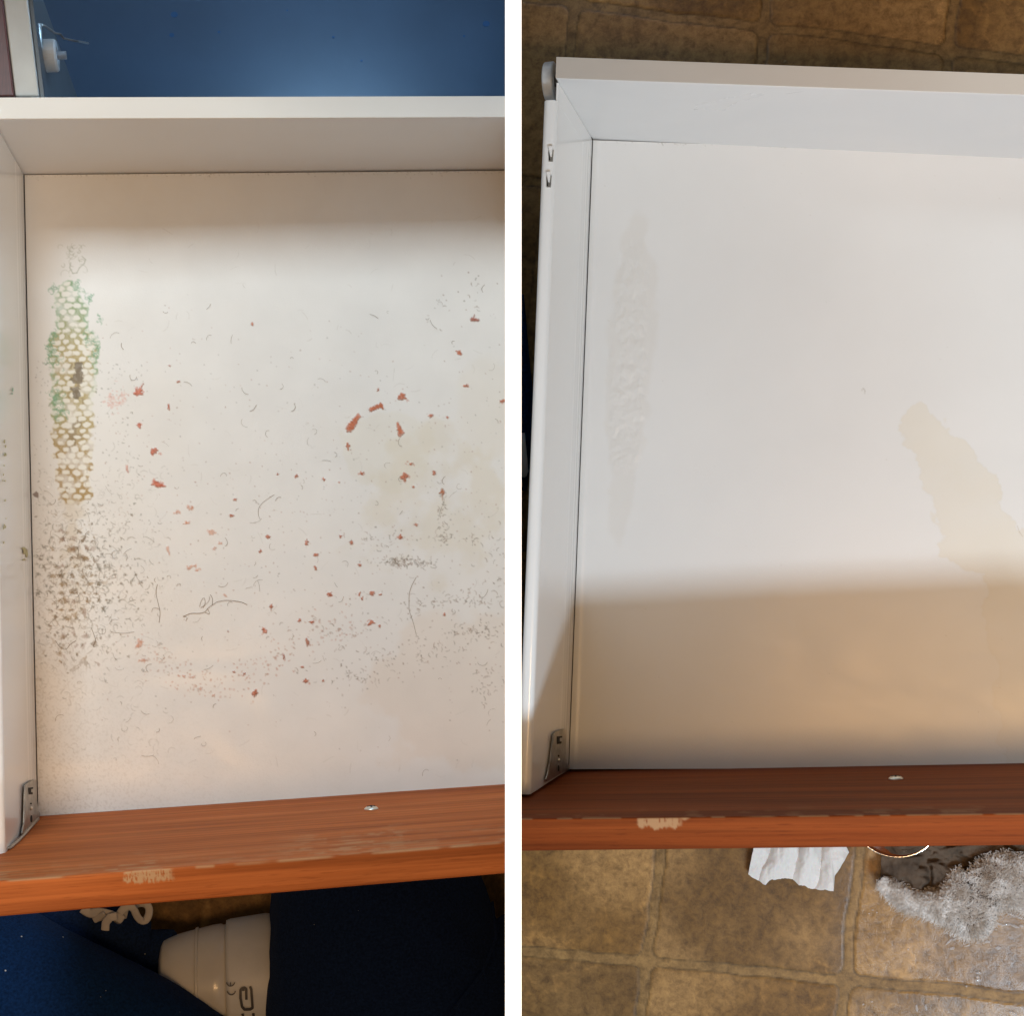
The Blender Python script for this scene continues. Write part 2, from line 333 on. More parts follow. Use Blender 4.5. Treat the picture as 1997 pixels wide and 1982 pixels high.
# ------------------------------------------------------------------ drawer building
def wallheight(H, pb, pt):                       # height that puts the top picture point straight above the bottom one
    q = H.L(*pb); best = min(np.linspace(.02, .35, 1321), key=lambda h: abs(H.L(pt[0], pt[1], h)[1]-q[1])); return best
def build_board(parent, H, pin0, pin1, ptop0, ptop1, pout0, pout1, material, wearf, h0=-.02, name='front_board', cut=None):
    """front board: inner foot line, inner top line, outer top line (photo points left, right)."""
    hh = .5*(wallheight(H, ((pin0[0]+pin1[0])/2, (pin0[1]+pin1[1])/2), ((ptop0[0]+ptop1[0])/2, (ptop0[1]+ptop1[1])/2))*2)
    A = H.L(*ptop0, hh); B = H.L(*ptop1, hh); Cc = H.L(*pout1, hh); Dd = H.L(*pout0, hh)
    parts = []; wear = []
    # inner face grid
    n = 520; m = 70
    s = np.linspace(0, 1, n)
    line = A+(B-A)*s[:, None]; oline = Dd+(Cc-Dd)*s[:, None]
    # gently worn edge radius 1.2 mm between inner face and top
    r = .0012; outd = (oline-line); th = np.linalg.norm(outd, axis=1)[:, None]; outd = outd/th
    rows = []
    hs = np.linspace(h0, hh-r, m)
    for h_ in hs: rows.append((line, h_))
    for a in (R(25), R(50), R(70)): rows.append((line+outd*r*(1-math.cos(a)), hh-r+r*math.sin(a)))
    for t in np.linspace(0, 1, 34): rows.append((line+outd*(r+(th-2*r)*t), hh))
    for a in (R(45), R(90)): rows.append((oline-outd*r*(1-math.sin(a)), hh-r+r*math.cos(a)))
    rows.append((oline, h0))
    if cut:                                     # cut = ('end' or 'start', x of the upright panel)
        new = []
        for l, h_ in rows:
            a_, b_ = l[0], l[-1]
            if cut[0] == 'end': b_ = cutx(H, a_, b_, h_, cut[1])
            else: a_ = cutx(H, b_, a_, h_, cut[1])
            new.append((a_+(b_-a_)*s[:, None], h_))
        rows = new
    V = np.stack([H.W(l[:, 0], l[:, 1], h_) for l, h_ in rows])
    rel = V-CAM; uu = CX-rel[..., 0]/rel[..., 2]*F; vv = CY+rel[..., 1]/rel[..., 2]*F
    wr = wearf(uu, vv, np.arange(len(rows))[:, None]*np.ones(n)[None], m)
    nr = len(rows)
    f = gridf(nr, n); caps = [tuple(i*n for i in range(nr)), tuple(i*n+n-1 for i in range(nr))[::-1], tuple(range(n))+tuple(range((nr-1)*n, nr*n))[::-1]]
    o = mk(name, [(V.reshape(-1, 3), [tuple(q) for q in f.tolist()]+caps)], material, parent, attrs={'wear': wr.reshape(-1)})
    print(name, 'height', hh)
    dn = (B-A)/np.linalg.norm(B-A); pn = np.array([dn[1], -dn[0]]); pn = pn if pn@outd[0] > 0 else -pn
    return hh, A, B, pn
def back_panel(parent, H, foot0, foot1, t0, t1, o0, o1, material, cut=None):
    hh = wallheight(H, ((foot0[0]+foot1[0])/2, (foot0[1]+foot1[1])/2), ((t0[0]+t1[0])/2, (t0[1]+t1[1])/2))
    ab = [H.L(*t0, hh), H.L(*t1, hh), H.L(*o1, hh), H.L(*o0, hh)]
    v, f = prism(H, ab, -.012, hh)
    if cut is not None:                         # right end stands against the upright panel
        lo = [ab[0], cutx(H, ab[0], ab[1], -.012, cut), cutx(H, ab[3], ab[2], -.012, cut), ab[3]]
        hi = [ab[0], cutx(H, ab[0], ab[1], hh, cut), cutx(H, ab[3], ab[2], hh, cut), ab[3]]
        v = np.array([H.W(q[0], q[1], -.012) for q in lo]+[H.W(q[0], q[1], hh) for q in hi])
        f = [(3, 2, 1, 0), (4, 5, 6, 7), (0, 1, 5, 4), (1, 2, 6, 5), (2, 3, 7, 6), (3, 0, 4, 7)]
        if np.cross(v[1]-v[0], v[2]-v[1])@H.n < 0: f = [q[::-1] for q in f]
    bpn = mk('back_panel', [(v, f)], material, parent, bevel=.0006)
    nu = (ab[0]-ab[3]); nu = nu/np.linalg.norm(nu)*.0004      # edge band tinted tan for its dimmer light, a hair proud
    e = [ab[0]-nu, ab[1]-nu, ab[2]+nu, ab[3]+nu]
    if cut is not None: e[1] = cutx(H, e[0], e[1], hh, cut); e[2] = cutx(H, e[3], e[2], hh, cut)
    mk('shade_tinted_band', [prism(H, e, hh+.0001, hh+.0007)], M['band'], bpn)
    return hh, ab
def side_wall(parent, H, pb, pf, hs, T, roll_start=.0, side=-1, front_ext=0.0, name='side_wall'):
    """pressed metal side; pb, pf: photo points of the inner foot line at back and front."""
    A = H.L(*pb); B = H.L(*pf); d = (B-A); ln = np.linalg.norm(d); d = d/ln; o = np.array([d[1], -d[0]]); o = o if o[0]*side > 0 else -o
    prof = [(0, -.004)]                          # (outward, height): inner sheet with its pressed ridges
    for hz in np.linspace(0, hs-.0045, 40):
        g = .0007*(math.exp(-((hz-.018)/.0022)**2)+math.exp(-((hz-.026)/.0022)**2)+.8*math.exp(-((hz-.034)/.002)**2))
        prof.append((-g+.0+(.0008 if hz > hs*.92 else 0)*0, hz))
    r = .0042
    for a in np.linspace(0, 90, 8)[1:]: prof.append((r*(1-math.cos(R(a))), hs-.0045+r*math.sin(R(a))))
    for a in np.linspace(0, 90, 8): prof.append((T-r+r*math.sin(R(a)), hs-.0045+r*math.cos(R(a))))
    prof += [(T, hs*.55), (T*.55, hs*.5), (T*.55, -.004)]
    prof = np.array(prof)
    n = 80; s = np.linspace(roll_start, ln+front_ext, n)
    V = []
    for q in s:
        c = A+d*q; V.append(H.W(c[0]+o[0]*prof[:, 0], c[1]+o[1]*prof[:, 0], prof[:, 1]))
    V = np.stack(V); m = len(prof); f = [tuple(x) for x in gridf(n, m, True).tolist()]
    obj = mk(name, [(V.reshape(-1, 3), f), (V[0], [tuple(range(m))]), (V[-1], [tuple(range(m))[::-1]])], M['metal_side'], parent, smooth=True)
    if roll_start > 0:
        sheet = [A+d*-.001, A+d*(roll_start+.0005), A+d*(roll_start+.0005)+o*.0015, A+d*-.001+o*.0015]; sheet = [q-o*.00012 for q in sheet]
        mk('side_sheet', [prism(H, np.array(sheet), -.004, hs-.004)], M['metal_side'], obj)
    return obj, A, d, o, ln
# paint helpers --------------------------------------------------------------
class Canvas:
    def __init__(s, u0, v0, u1, v1, col):
        s.u0, s.v0 = u0, v0; s.U, s.V = np.meshgrid(np.arange(u0, u1), np.arange(v0, v1)); s.U = s.U.astype(float); s.V = s.V.astype(float)
        s.c = np.ones(s.U.shape+(3,))*np.array(col); s.h = np.zeros(s.U.shape)
    def mix(s, sl, mask, col): s.c[sl] = s.c[sl]*(1-mask[..., None])+np.array(col)*mask[..., None]
    def win(s, u, v, r):
        H_, W_ = s.U.shape; a = int(max(0, v-r-s.v0)); b = int(min(H_, v+r-s.v0+1)); c = int(max(0, u-r-s.u0)); d = int(min(W_, u+r-s.u0+1))
        return (slice(a, b), slice(c, d)) if b > a and d > c else None
    def blob(s, u, v, rx, ry, ang, col, al=.9, irr=.5, seed=0, soft=.9, hh=0):
        w = s.win(u, v, max(rx, ry)*2+3)
        if not w: return
        du = s.U[w]-u; dv = s.V[w]-v; ca, sa = math.cos(ang), math.sin(ang); x = (du*ca+dv*sa)/rx; y = (-du*sa+dv*ca)/ry
        th = np.arctan2(y, x); rr = np.hypot(x, y)/(1+irr*(2*vnoise(np.cos(th)*1.9+seed*3.7, np.sin(th)*1.9+seed*1.3, seed)-1))
        sf = soft/min(rx, ry); mk_ = sst(1+sf*.5, 1-sf*.5, rr)
        if hh:
            s.h[w] = np.maximum(s.h[w], hh*mk_*(.6+.8*vnoise(s.U[w]*.5, s.V[w]*.5, seed))); k = (.62+.7*fbm(s.U[w]*.3, s.V[w]*.3, seed+5, 3))[..., None]
            s.c[w] = s.c[w]*(1-al*mk_[..., None])+np.array(col)*k*al*mk_[..., None]
        else: s.mix(w, al*mk_, col)
    def seg(s, p, q, wd, col, al):
        m = ((p[0]+q[0])/2, (p[1]+q[1])/2); w = s.win(*m, math.hypot(q[0]-p[0], q[1]-p[1])/2+wd+2)
        if not w: return
        dx, dy = q[0]-p[0], q[1]-p[1]; L2 = dx*dx+dy*dy+1e-6; t = np.clip(((s.U[w]-p[0])*dx+(s.V[w]-p[1])*dy)/L2, 0, 1)
        d = np.hypot(s.U[w]-p[0]-t*dx, s.V[w]-p[1]-t*dy); s.mix(w, al*np.clip(wd/2+.5-d, 0, 1), col)
    def line(s, pts, wd, col, al):
        for p, q in zip(pts[:-1], pts[1:]): s.seg(p, q, wd, col, al)
    def get(s, u, v):
        H_, W_ = s.U.shape; x = np.clip(u-s.u0, 0, W_-1.001); y = np.clip(v-s.v0, 0, H_-1.001); i = x.astype(int); j = y.astype(int); fx = (x-i)[..., None]; fy = (y-j)[..., None]
        c = s.c; return (c[j, i]*(1-fx)+c[j, i+1]*fx)*(1-fy)+(c[j+1, i]*(1-fx)+c[j+1, i+1]*fx)*fy
def curl(u, v, L, ang, k, n=6):
    pts = [(u, v)]; 
    for i in range(n): ang += k*random.uniform(.3, 1.3); u += L/n*math.cos(ang); v += L/n*math.sin(ang); pts.append((u, v))
    return pts
K = 1932/1997; s_ = 1997/1932
# ================================================================== DIRTY DRAWER (left)
cen = HL.P(500, 950, -.02)
DL = thing('drawer', cen, 'stained white drawer with mould marks and rust spots, still in its cabinet', 'drawer')
cv = Canvas(25, 325, 1010, 1615, (.745, .735, .71))
U, V = cv.U, cv.V; full = (slice(None), slice(None))
# old liquid stains: pale ochre, large and soft edged
e1 = fbm(U*.012, V*.012, 61, 5)
st = sst(.0, .22, 1-np.hypot((U-860)/(150), (V-1010)/(185))+(e1-.5)*1.3)
cv.mix(full, .24*st*sst(.3, .65, fbm(U*.02, V*.02, 401, 4)), (.60, .50, .30))
st = sst(.0, .15, 1-np.hypot((U-760)/(85), (V-880)/(80))+(e1-.5)*1.1); cv.mix(full, .16*st, (.66, .60, .42))
st = sst(.0, .3, 1-np.hypot((U-950)/(70), (V-800)/(120))+(e1-.5)*1.0); cv.mix(full, .12*st, (.66, .55, .36))
st = sst(.0, .2, 1-np.hypot((U-900)/(200), (V-1350)/(190))+(e1-.5)*.9); cv.mix(full, .20*st, (.66, .50, .34))
st = sst(.5, .75, fbm(U*.006+3, V*.006, 71, 4)); cv.mix(full, .10*st, (.70, .63, .52))
# grime: fine film, stronger near the metal side and the front corner
gr = fbm(U*.35, V*.35, 81, 3); gd = np.exp(-(U-60)/150)*sst(850, 1200, V)+.5*sst(1330, 1560, V)*np.exp(-(U-70)/350)
cv.mix(full, .30*np.clip(gd, 0, 1)*sst(.5, .75, gr), (.34, .30, .24))
# shelf-liner imprint: rows of pale round cells ringed by residue
def env(v):
    vs = [545, 560, 600, 640, 665, 700, 740, 780, 820, 870, 920, 970, 990]
    l = [138, 106, 104, 106, 92, 90, 100, 96, 98, 104, 106, 112, 130]; r = [142, 160, 176, 176, 198, 196, 192, 184, 184, 186, 180, 180, 150]
    return np.interp(v, vs, l), np.interp(v, vs, r)
l, r = env(V); wob = (fbm(U*.09, V*.09, 91, 3)-.5)*22
ins = sst(0, 5, np.minimum(U-l, r-U)+wob)*sst(540, 552, V+wob)*sst(992, 975, V+wob)
edge = sst(14, 3, np.minimum(U-l, r-U)+wob)*ins
Vw = V+8*(fbm(U*.035, V*.035, 302, 3)-.5); row = np.floor((Vw-545)/11.6); ph = (Vw-545)/11.6-row; cu = (U-140+9*(fbm(U*.03, V*.03, 301, 3)-.5))/20.5+.5*(row % 2); cp = cu-np.floor(cu)
cid = _hash(np.floor(cu), row, 5)
jx = (cid-.5)*.12; szc = .70+.42*fbm(U*.045, V*.045, 303, 3)+.22*_hash(np.floor(cu)+7, row, 15); rr = (np.abs((cp-.5+jx*1.6)/(.40*szc))**2.3+np.abs((ph-.5+jx*.8)/(.46*szc))**2.3)**(1/2.3)
rr = rr+(fbm(U*.22, V*.22, 12, 2)-.5)*.6+(fbm(U*.06, V*.06, 13, 2)-.5)*.5
cell = sst(1.22, .66, rr); ring = sst(.38, .05, np.abs(rr-1.02))
green = np.clip(sst(700, 580, V)+edge*1.2*sst(830, 700, V), 0, 1)*(.6+.4*fbm(U*.05, V*.05, 7))
green = np.clip(green+sst(26, 0, np.hypot((U-112), (V-790)*.5))*.9, 0, 1)
tan = np.array((.40, .31, .11)); brown = np.array((.33, .185, .03)); gcol = np.array((.12, .33, .17))
tb = (sst(780, 920, V)*.8)[..., None]
res = (tan*(1-tb)+brown*tb); res = res*(1-green[..., None]*.8)+gcol*green[..., None]*.8
den = np.clip(sst(.2, .62, fbm(U*.05, V*.05, 95, 4))*.75+.3, 0, 1)
a = ins*np.clip(.10+(1-cell)*.58+ring*.24, 0, 1)*den*1.15
cv.c = cv.c*(1-a[..., None])+res*a[..., None]
a = ins*cell*.30*(1-green*.3); cv.mix(full, a, (.80, .76, .60))
a = ins*green*.28*edge; cv.mix(full, a, (.32, .56, .42))
drk = sst(.62, .72, vnoise(np.floor(cu)*3.1, row*2.3, 44))*(1-cell)*sst(22, 8, np.abs(U-148))*sst(700, 715, V)*sst(900, 870, V)*ins
cv.mix(full, .65*drk, (.22, .16, .09))
for (bu, bv, rx, ry) in ((152, 716, 9, 10), (150, 738, 12, 9), (155, 730, 8, 16), (149, 768, 8, 9), (146, 760, 11, 5)):
    cv.blob(bu, bv, rx, ry, .1, (.17, .13, .08), .85, .45, int(bu+bv))
hat = sst(.4, .6, np.sin(U*2.1)*.5+.5)*sst(.4, .6, np.sin(V*2.1)*.5+.5)
cv.mix(full, .25*hat*sst(16, 6, np.hypot(U-152, (V-740)*.5)), (.6, .5, .35))
for (bu, bv, q) in ((103, 560, 9), (178, 660, 18), (186, 690, 15), (100, 680, 16), (106, 700, 18), (112, 775, 15), (118, 798, 16), (196, 625, 6), (108, 655, 8), (150, 555, 12), (172, 580, 10)):
    for i in range(int(q*1.6)): cv.line(curl(bu+random.gauss(0, q*.45), bv+random.gauss(0, q*.5), random.uniform(6, 16), random.uniform(0, 6.3), random.choice((-1, 1))*.7), 1.5, (.16, .34, .20), random.uniform(.2, .55))
for i in range(26):                              # faint grey curls above the imprint
    cv.line(curl(random.gauss(142, 9), random.uniform(468, 535), random.uniform(10, 24), random.uniform(0, 6.3), random.choice((-1, 1))*.7), 1.6, (.36, .36, .27), random.uniform(.12, .42))
for p in (((138, 512), (136, 522), (142, 533), (150, 532), (155, 522), (164, 514), (167, 506), (160, 500)),): cv.line(p, 2.0, (.3, .31, .22), .6)
# ochre streak below the imprint
cv.mix(full, .30*sst(.25, .7, fbm(U*.05, V*.05, 33))*sst(38, 8, np.abs(U-143))*sst(960, 990, V)*sst(1330, 1050, V), (.50, .36, .16))
fib = []
def hair(pts, wd=1.0): fib.append((pts, wd))
# mould: dense short strokes and specks, patterned like the liner
for i in range(1750):
    u = random.gauss(143, 62); v = random.triangular(930, 1400, 1140)
    if u < 68 or u > 330: continue
    ru = round((u-140)/21)*21+140+random.gauss(0, 3.2); rv = round(v/17)*17+random.gauss(0, 2.8); 
    if random.random() < .8: u, v = ru+(10.5 if round(v/17) % 2 else 0), rv
    fall = math.exp(-((v-1130)/150)**2); 
    if random.random() > .25+.75*fall: continue
    c = random.choice(((.16, .12, .07), (.22, .15, .08), (.30, .20, .10), (.18, .16, .11))) if abs(u-143) < 45 else random.choice(((.13, .13, .10), (.19, .17, .13), (.20, .16, .11)))
    if random.random() < .62: cv.line(curl(u, v, random.uniform(4, 15), random.uniform(0, 6.3), random.choice((-1, 1))*random.uniform(.1, .9), 4), random.uniform(.8, 1.7), c, random.uniform(.15, .25+.45*fall))
    else: cv.blob(u, v, random.uniform(1.2, 3.4), random.uniform(1, 2.4), random.random()*3, c, random.uniform(.3, .8), .6, i)
for i in range(70):
    u, v = 143+21*round(random.gauss(0, 1.1))+random.gauss(0, 3), 17*round(random.uniform(1030, 1310)/17)+random.gauss(0, 3); cv.blob(u, v, random.uniform(3, 7), random.uniform(2, 5), random.random()*3, random.choice(((.20, .13, .06), (.30, .19, .07), (.26, .15, .10))), random.uniform(.3, .6), .7, i+900)
for i in range(200):                             # outer grey wisps
    u, v = random.uniform(70, 330), random.uniform(880, 1480); cv.line(curl(u, v, random.uniform(6, 22), random.uniform(0, 6.3), random.choice((-1, 1))*.5), 1.1, (.25, .23, .19), random.uniform(.1, .4))
for i in range(330):                             # specks between imprint and metal side
    u, v = random.uniform(66, 280), random.uniform(700, 1020)
    if 100 < u < 186 and v < 980: continue
    cv.blob(u, v, random.uniform(.8, 2.2), random.uniform(.8, 1.5), random.random()*3, (.2, .19, .16), random.uniform(.15, .6), .5, i)
cv.blob(70, 965, 6, 6, 0, (.16, .10, .08), .8, .4, 4); cv.blob(94, 950, 3, 2, 0, (.9, .9, .9), .8, .4, 4)
# small dots everywhere
for i in range(900):
    u = random.uniform(190, 990); v = random.triangular(560, 1500, 1050); c = random.choice(((.30, .20, .15), (.24, .22, .19), (.34, .17, .11)))
    cv.blob(u, v, random.uniform(.8, 1.7), random.uniform(.8, 1.5), random.random()*3, c, random.uniform(.15, .65), .4, i)
# rust-red drips (photo positions in 1932 space)
RED = [(261, 740, 9, 7), (262, 803, 5, 6), (292, 850, 8, 7), (295, 912, 10, 7), (318, 768, 3, 6), (337, 720, 3, 2), (320, 690, 2, 2), (360, 960, 6, 6), (352, 987, 6, 4), (333, 968, 6, 4), (399, 1005, 5, 5), (415, 1025, 4, 4), (404, 1035, 4, 3),
 (759, 749, 8, 6), (656, 842, 4, 7), (714, 736, 2.5, 4), (866, 665, 6, 4.5), (880, 727, 4.5, 4), (813, 785, 5, 3), (844, 787, 4, 2), (762, 901, 8, 7), (820, 892, 4, 5), (833, 928, 5, 4), (775, 875, 5, 3), (780, 918, 3, 3),
 (443, 943, 4, 3), (437, 973, 4, 3), (559, 898, 3, 3), (524, 895, 3, 2), (505, 1013, 4, 4), (578, 1024, 4, 6), (596, 1047, 5, 3), (663, 1024, 4, 4), (491, 1040, 3, 4), (679, 1066, 4, 3), (622, 1122, 6, 4), (678, 1122, 3, 5), (595, 1072, 3, 4),
 (565, 1170, 4, 4), (588, 1174, 5, 3), (498, 1191, 5, 5), (536, 1240, 3, 8), (580, 1210, 3, 8), (480, 1309, 5, 7), (461, 1272, 3, 3), (441, 1268, 3, 2), (347, 1277, 4, 3), (364, 1278, 4, 2), (379, 1300, 3, 4), (404, 1312, 3, 4), (430, 1191, 2, 2),
 (476, 611, 3, 3), (642, 1012, 4, 3), (755, 1014, 5, 5), (785, 990, 4, 3), (700, 1175, 8, 4), (716, 1182, 3, 3), (838, 1159, 3, 3), (571, 1259, 3, 2), (576, 1285, 5, 4), (610, 1285, 3, 3), (702, 1120, 4, 4), (718, 1122, 3, 2), (683, 894, 5, 4), (611, 904, 3, 3), (640, 910, 2, 2), (425, 1123, 4, 3), (512, 1145, 3, 6), (948, 757, 5, 3), (240, 885, 3, 9), (683, 1130, 3, 4), (360, 1070, 9, 3), (372, 1076, 5, 3), (318, 1040, 3, 8), (270, 1290*.965, 8, 3), (262, 1218, 6, 8)]
for i, (u, v, rx, ry) in enumerate(RED):
    faded = u < 430 and v > 930 or u == 240; c = (.58, .25, .14) if faded else (.50, .15, .07)
    if u < 330 and v < 930: c = (.56, .17, .10)
    cv.blob(u*s_, v*s_, rx*.85, ry*.85, random.uniform(-.4, .4), c, .62 if faded else .88, .75, i+3, hh=.0003 if faded else .0009)
    if rx > 4:
        for k_ in range(3): cv.blob(u*s_+random.gauss(0, rx*.7), v*s_+random.gauss(0, ry*.7), rx*.4, ry*.4, random.random()*3, c, .6, .8, i*5+k_)
def streak(p, q, w0, w1, c=(.50, .15, .07)):
    for t in np.linspace(0, 1, 9): cv.blob(p[0]+(q[0]-p[0])*t, p[1]+(q[1]-p[1])*t, w0+(w1-w0)*t, w0+(w1-w0)*t, 0, c, .75, .5, int(t*30), hh=.0008)
streak((681, 836), (698, 812), 7, 4.5); streak((723, 799), (742, 790), 4, 4); streak((742, 790), (747, 797), 3, 1.5); streak((775, 825), (781, 844), 2, 5.5); streak((920, 623), (933, 624), 3.5, 2, (.38, .14, .1)); streak((922, 624), (925, 614), 1.5, 1, (.38, .14, .1))
streak((305, 945), (322, 948), 4, 1.5, (.56, .17, .10)); streak((268, 766), (279, 748), 3, 1, (.58, .2, .13)); streak((862, 955), (863, 975), 2.5, 1, (.40, .17, .08))
for i in range(60): cv.blob(random.gauss(228, 12), random.gauss(780, 12), random.uniform(1, 3.5), random.uniform(1, 3), 0, (.66, .34, .27), random.uniform(.2, .5), .5, i)
for i in range(260):                             # pinkish crumbs in an arc
    t = random.random(); u = 270+t*430+random.gauss(0, 16); v = 1255+70*math.sin(t*5)+random.gauss(0, 20)+40*t
    cv.blob(u, v, random.uniform(1, 3), random.uniform(1, 2.2), random.random()*3, random.choice(((.44, .2, .13), (.36, .22, .16), (.5, .25, .18))), random.uniform(.25, .65), .5, i)
# clusters of dark crumbs and hair on the right
for (cu_, cv_, su, sv, n) in ((800, 1097, 34, 5, 90), (775, 1094, 12, 5, 40), (900, 1050, 45, 4, 30), (865, 1035, 6, 30, 30), (905, 1172, 40, 8, 70), (925, 1232, 32, 10, 70), (810, 1190, 14, 35, 30), (740, 1050, 25, 8, 25), (860, 985, 6, 22, 18), (945, 1330, 14, 20, 35), (700, 1320, 40, 10, 35), (660, 1300, 50, 30, 30), (960, 1110, 18, 40, 35), (640, 1215, 60, 20, 30), (860, 1265, 50, 18, 45), (760, 1280, 30, 8, 22), (930, 560, 8, 20, 10), (880, 590, 30, 30, 15)):
    for i in range(n):
        u, v = random.gauss(cu_, su), random.gauss(cv_, sv); c = random.choice(((.14, .11, .07), (.2, .14, .09), (.25, .15, .09)))
        if random.random() < .5: cv.blob(u, v, random.uniform(1, 2.2), random.uniform(.8, 1.6), random.random()*3, c, random.uniform(.3, .75), .5, i)
        else: cv.line(curl(u, v, random.uniform(4, 11), random.uniform(0, 6.3), random.choice((-1, 1))*.5, 4), 1.1, c, random.uniform(.3, .7))
for i in range(150):                             # faint scratches
    cv.line(curl(random.uniform(90, 985), random.uniform(420, 1540), random.uniform(8, 26), random.uniform(0, 6.3), random.uniform(-.3, .3)), 1.0, (.38, .34, .29), random.uniform(.08, .32))
for i in range(260):                             # dirt along the back seam and the metal side
    u = random.uniform(50, 990); cv.blob(u, 341-8*(u-47)/947+random.expovariate(.45), random.uniform(.7, 1.6), .9, 0, (.25, .23, .2), random.uniform(.1, .5), .3, i)
# real hairs lying on the laminate
H2 = [[(357, 1203), (372, 1196), (385, 1197), (400, 1195), (405, 1186), (416, 1179), (425, 1173), (442, 1171), (455, 1172), (470, 1174), (482, 1180)], [(389, 1184), (392, 1172), (398, 1164), (401, 1175), (396, 1186)], [(391, 1186), (400, 1180), (408, 1172), (409, 1164)], [(414, 1180), (415, 1168), (410, 1160)],
 [(400, 1195), (410, 1199), (405, 1188)], [(357, 1203), (366, 1204), (362, 1212)], [(812, 1126), (803, 1141), (797, 1160), (798, 1175), (797, 1190), (803, 1205), (808, 1222), (812, 1240)], [(307, 1140), (303, 1155), (308, 1175), (313, 1195), (310, 1215)], [(535, 965), (514, 978), (504, 990), (503, 1003), (507, 1013)],
 [(862, 988), (857, 1000), (859, 1010)], [(785, 996), (779, 1004)], [(148, 1300-50), (135, 1258), (130, 1268), (118, 1265), (108, 1250)], [(178, 1225), (184, 1240), (187, 1250), (180, 1262), (186, 1262)], [(216, 1233), (240, 1236), (262, 1233)], [(500, 790), (494, 800), (487, 802)], [(945, 555), (938, 563), (942, 570)]]
for p in H2: hair(p, random.uniform(.7, 1.1))
for i in range(190):
    if random.random() < .45: u, v = random.gauss(160, 70), random.gauss(1120, 110)
    else: u, v = random.uniform(200, 985), random.uniform(560, 1520)
    if u < 80 or u > 985: continue
    hair(curl(u, v, random.uniform(8, 26), random.uniform(0, 6.3), random.choice((-1, 1))*random.uniform(.1, .8), 6), random.uniform(.35, .75))
# bottom mesh
ZFL = [(47, 341), (UL, 332.5), (UL, 1529.5), (74, 1597)]
g = pxgrid(ZFL, 1.55); _c = cv.c; cv.c = cv.h[..., None]; hgt = cv.get(g[..., 0], g[..., 1])[..., 0]; cv.c = _c
vv = HL.P(g[..., 0], g[..., 1], hgt); colr = cv.get(g[..., 0], g[..., 1])
und = prism(HL, HL.L(np.array([q[0] for q in ZFL]), np.array([q[1] for q in ZFL])), -.012, -.0008)
bot = mk('bottom', [(vv.reshape(-1, 3), gridf(*g.shape[:2])), und], M['bottomd'], DL, attrs={'Col': colr.reshape(-1, 3)})
M['hair'] = mat('hair', (.20, .145, .095), .6)
ps = []
for pts, wd in fib:
    P = np.array(pts, float); t = np.linspace(0, 1, len(P)); T = np.linspace(0, 1, len(P)*3); u = np.interp(T, t, P[:, 0]); v = np.interp(T, t, P[:, 1])
    for _ in range(2): u[1:-1] = (u[:-2]+2*u[1:-1]+u[2:])/4; v[1:-1] = (v[:-2]+2*v[1:-1]+v[2:])/4
    ps.append(tube(HL.P(u, v, .0004+.0005*np.sin(T*3.1)), wd*.00015, 4))
tag(mk('hair_litter', ps, M['hair'], bot), kind='stuff')
# dark joint between metal side and bottom
pj = HL.L(np.array([47., 74]), np.array([341., 1597]))
mk('joint', [prism(HL, [pj[0]+(-.0003, 0), pj[1]+(-.0003, 0), pj[1]+(.00035, 0), pj[0]+(.00035, 0)], -.004, .0003)], M['dark'], bot)
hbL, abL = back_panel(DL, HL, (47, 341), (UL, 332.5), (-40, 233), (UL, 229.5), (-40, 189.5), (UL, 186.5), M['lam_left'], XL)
sw, A, d, oo, ln = side_wall(DL, HL, (46, 341), (73.5, 1597), .142, .0115)
# marks on the metal side
def dabs(parent, H, A, d, oo, lst, m):
    parts = []
    nn = H.e1*oo[0]+H.e2*oo[1]; p0 = H.W(A[0]-oo[0]*.0006, A[1]-oo[1]*.0006, 0)
    for (u, v, rx, ry) in lst:
        a_ = np.linspace(0, 2*np.pi, 10, endpoint=False); rr_ = 1+.4*np.array([random.random()-.5 for _ in a_])
        parts.append(extr(H.onplane(u+rx*np.cos(a_)*rr_, v+ry*np.sin(a_)*rr_, p0, nn)[::-1], -nn*.0002))
    for q in parts: mk('stain', [q], m, parent)
M['ochre'] = mat('ochre_residue', (.48, .42, .20), .5); M['greenm'] = mat('green_residue', (.36, .56, .44), .6)
dabs(sw, HL, A, d, oo, [(48, 1075, 2.5, 7), (52, 1080, 2, 8), (47, 1092, 4, 1.5), (45, 1070, 1.5, 3)]+[(random.gauss(9, 1.5), random.uniform(850, 1060), 1., random.uniform(1, 4)) for _ in range(16)], M['ochre'])
dabs(sw, HL, A, d, oo, [(25, 760, 1.2, 4), (24, 768, 1, 2)], M['greenm'])
def wear_l(u, v, row, m):
    # light scuffs along the front edge and one bare patch
    sc = fbm(u*.018, v*.45+u*.033, 101, 5); edge_v = np.interp(u, [0, 500, 985], [1719, 1684, 1643])
    dd = edge_v-v
    top = row > m
    w1 = sst(.52, .68, sc)*sst(48, 4, dd)*(~top)*.75*(.35+.65*sst(.35, .6, fbm(u*.008, v*0+3, 5)))
    w1 = np.maximum(w1, sst(4.5, 1, np.abs(dd))*.6*sst(.35, .6, vnoise(u*.03, 3, 9)))
    w1 = np.maximum(w1, sst(.5, .66, fbm(u*.022, v*.5+u*.035, 19, 5))*sst(42, 8, np.abs(dd-22))*sst(190, 60, np.abs(u-690))*(~top)*.5)
    pe = (fbm(u*.22, v*.06, 77, 3)-.5)*14; pd = v-edge_v
    pat = sst(240, 246, u+pe)*sst(345, 325, u+pe)*sst(25, 19, pd+pe+.0004*(u-285)**2)*top*sst(.25, .5, fbm(u*.5, v*.12, 8, 3)+.04)
    return np.clip(np.maximum(w1, pat*.95), 0, 1)
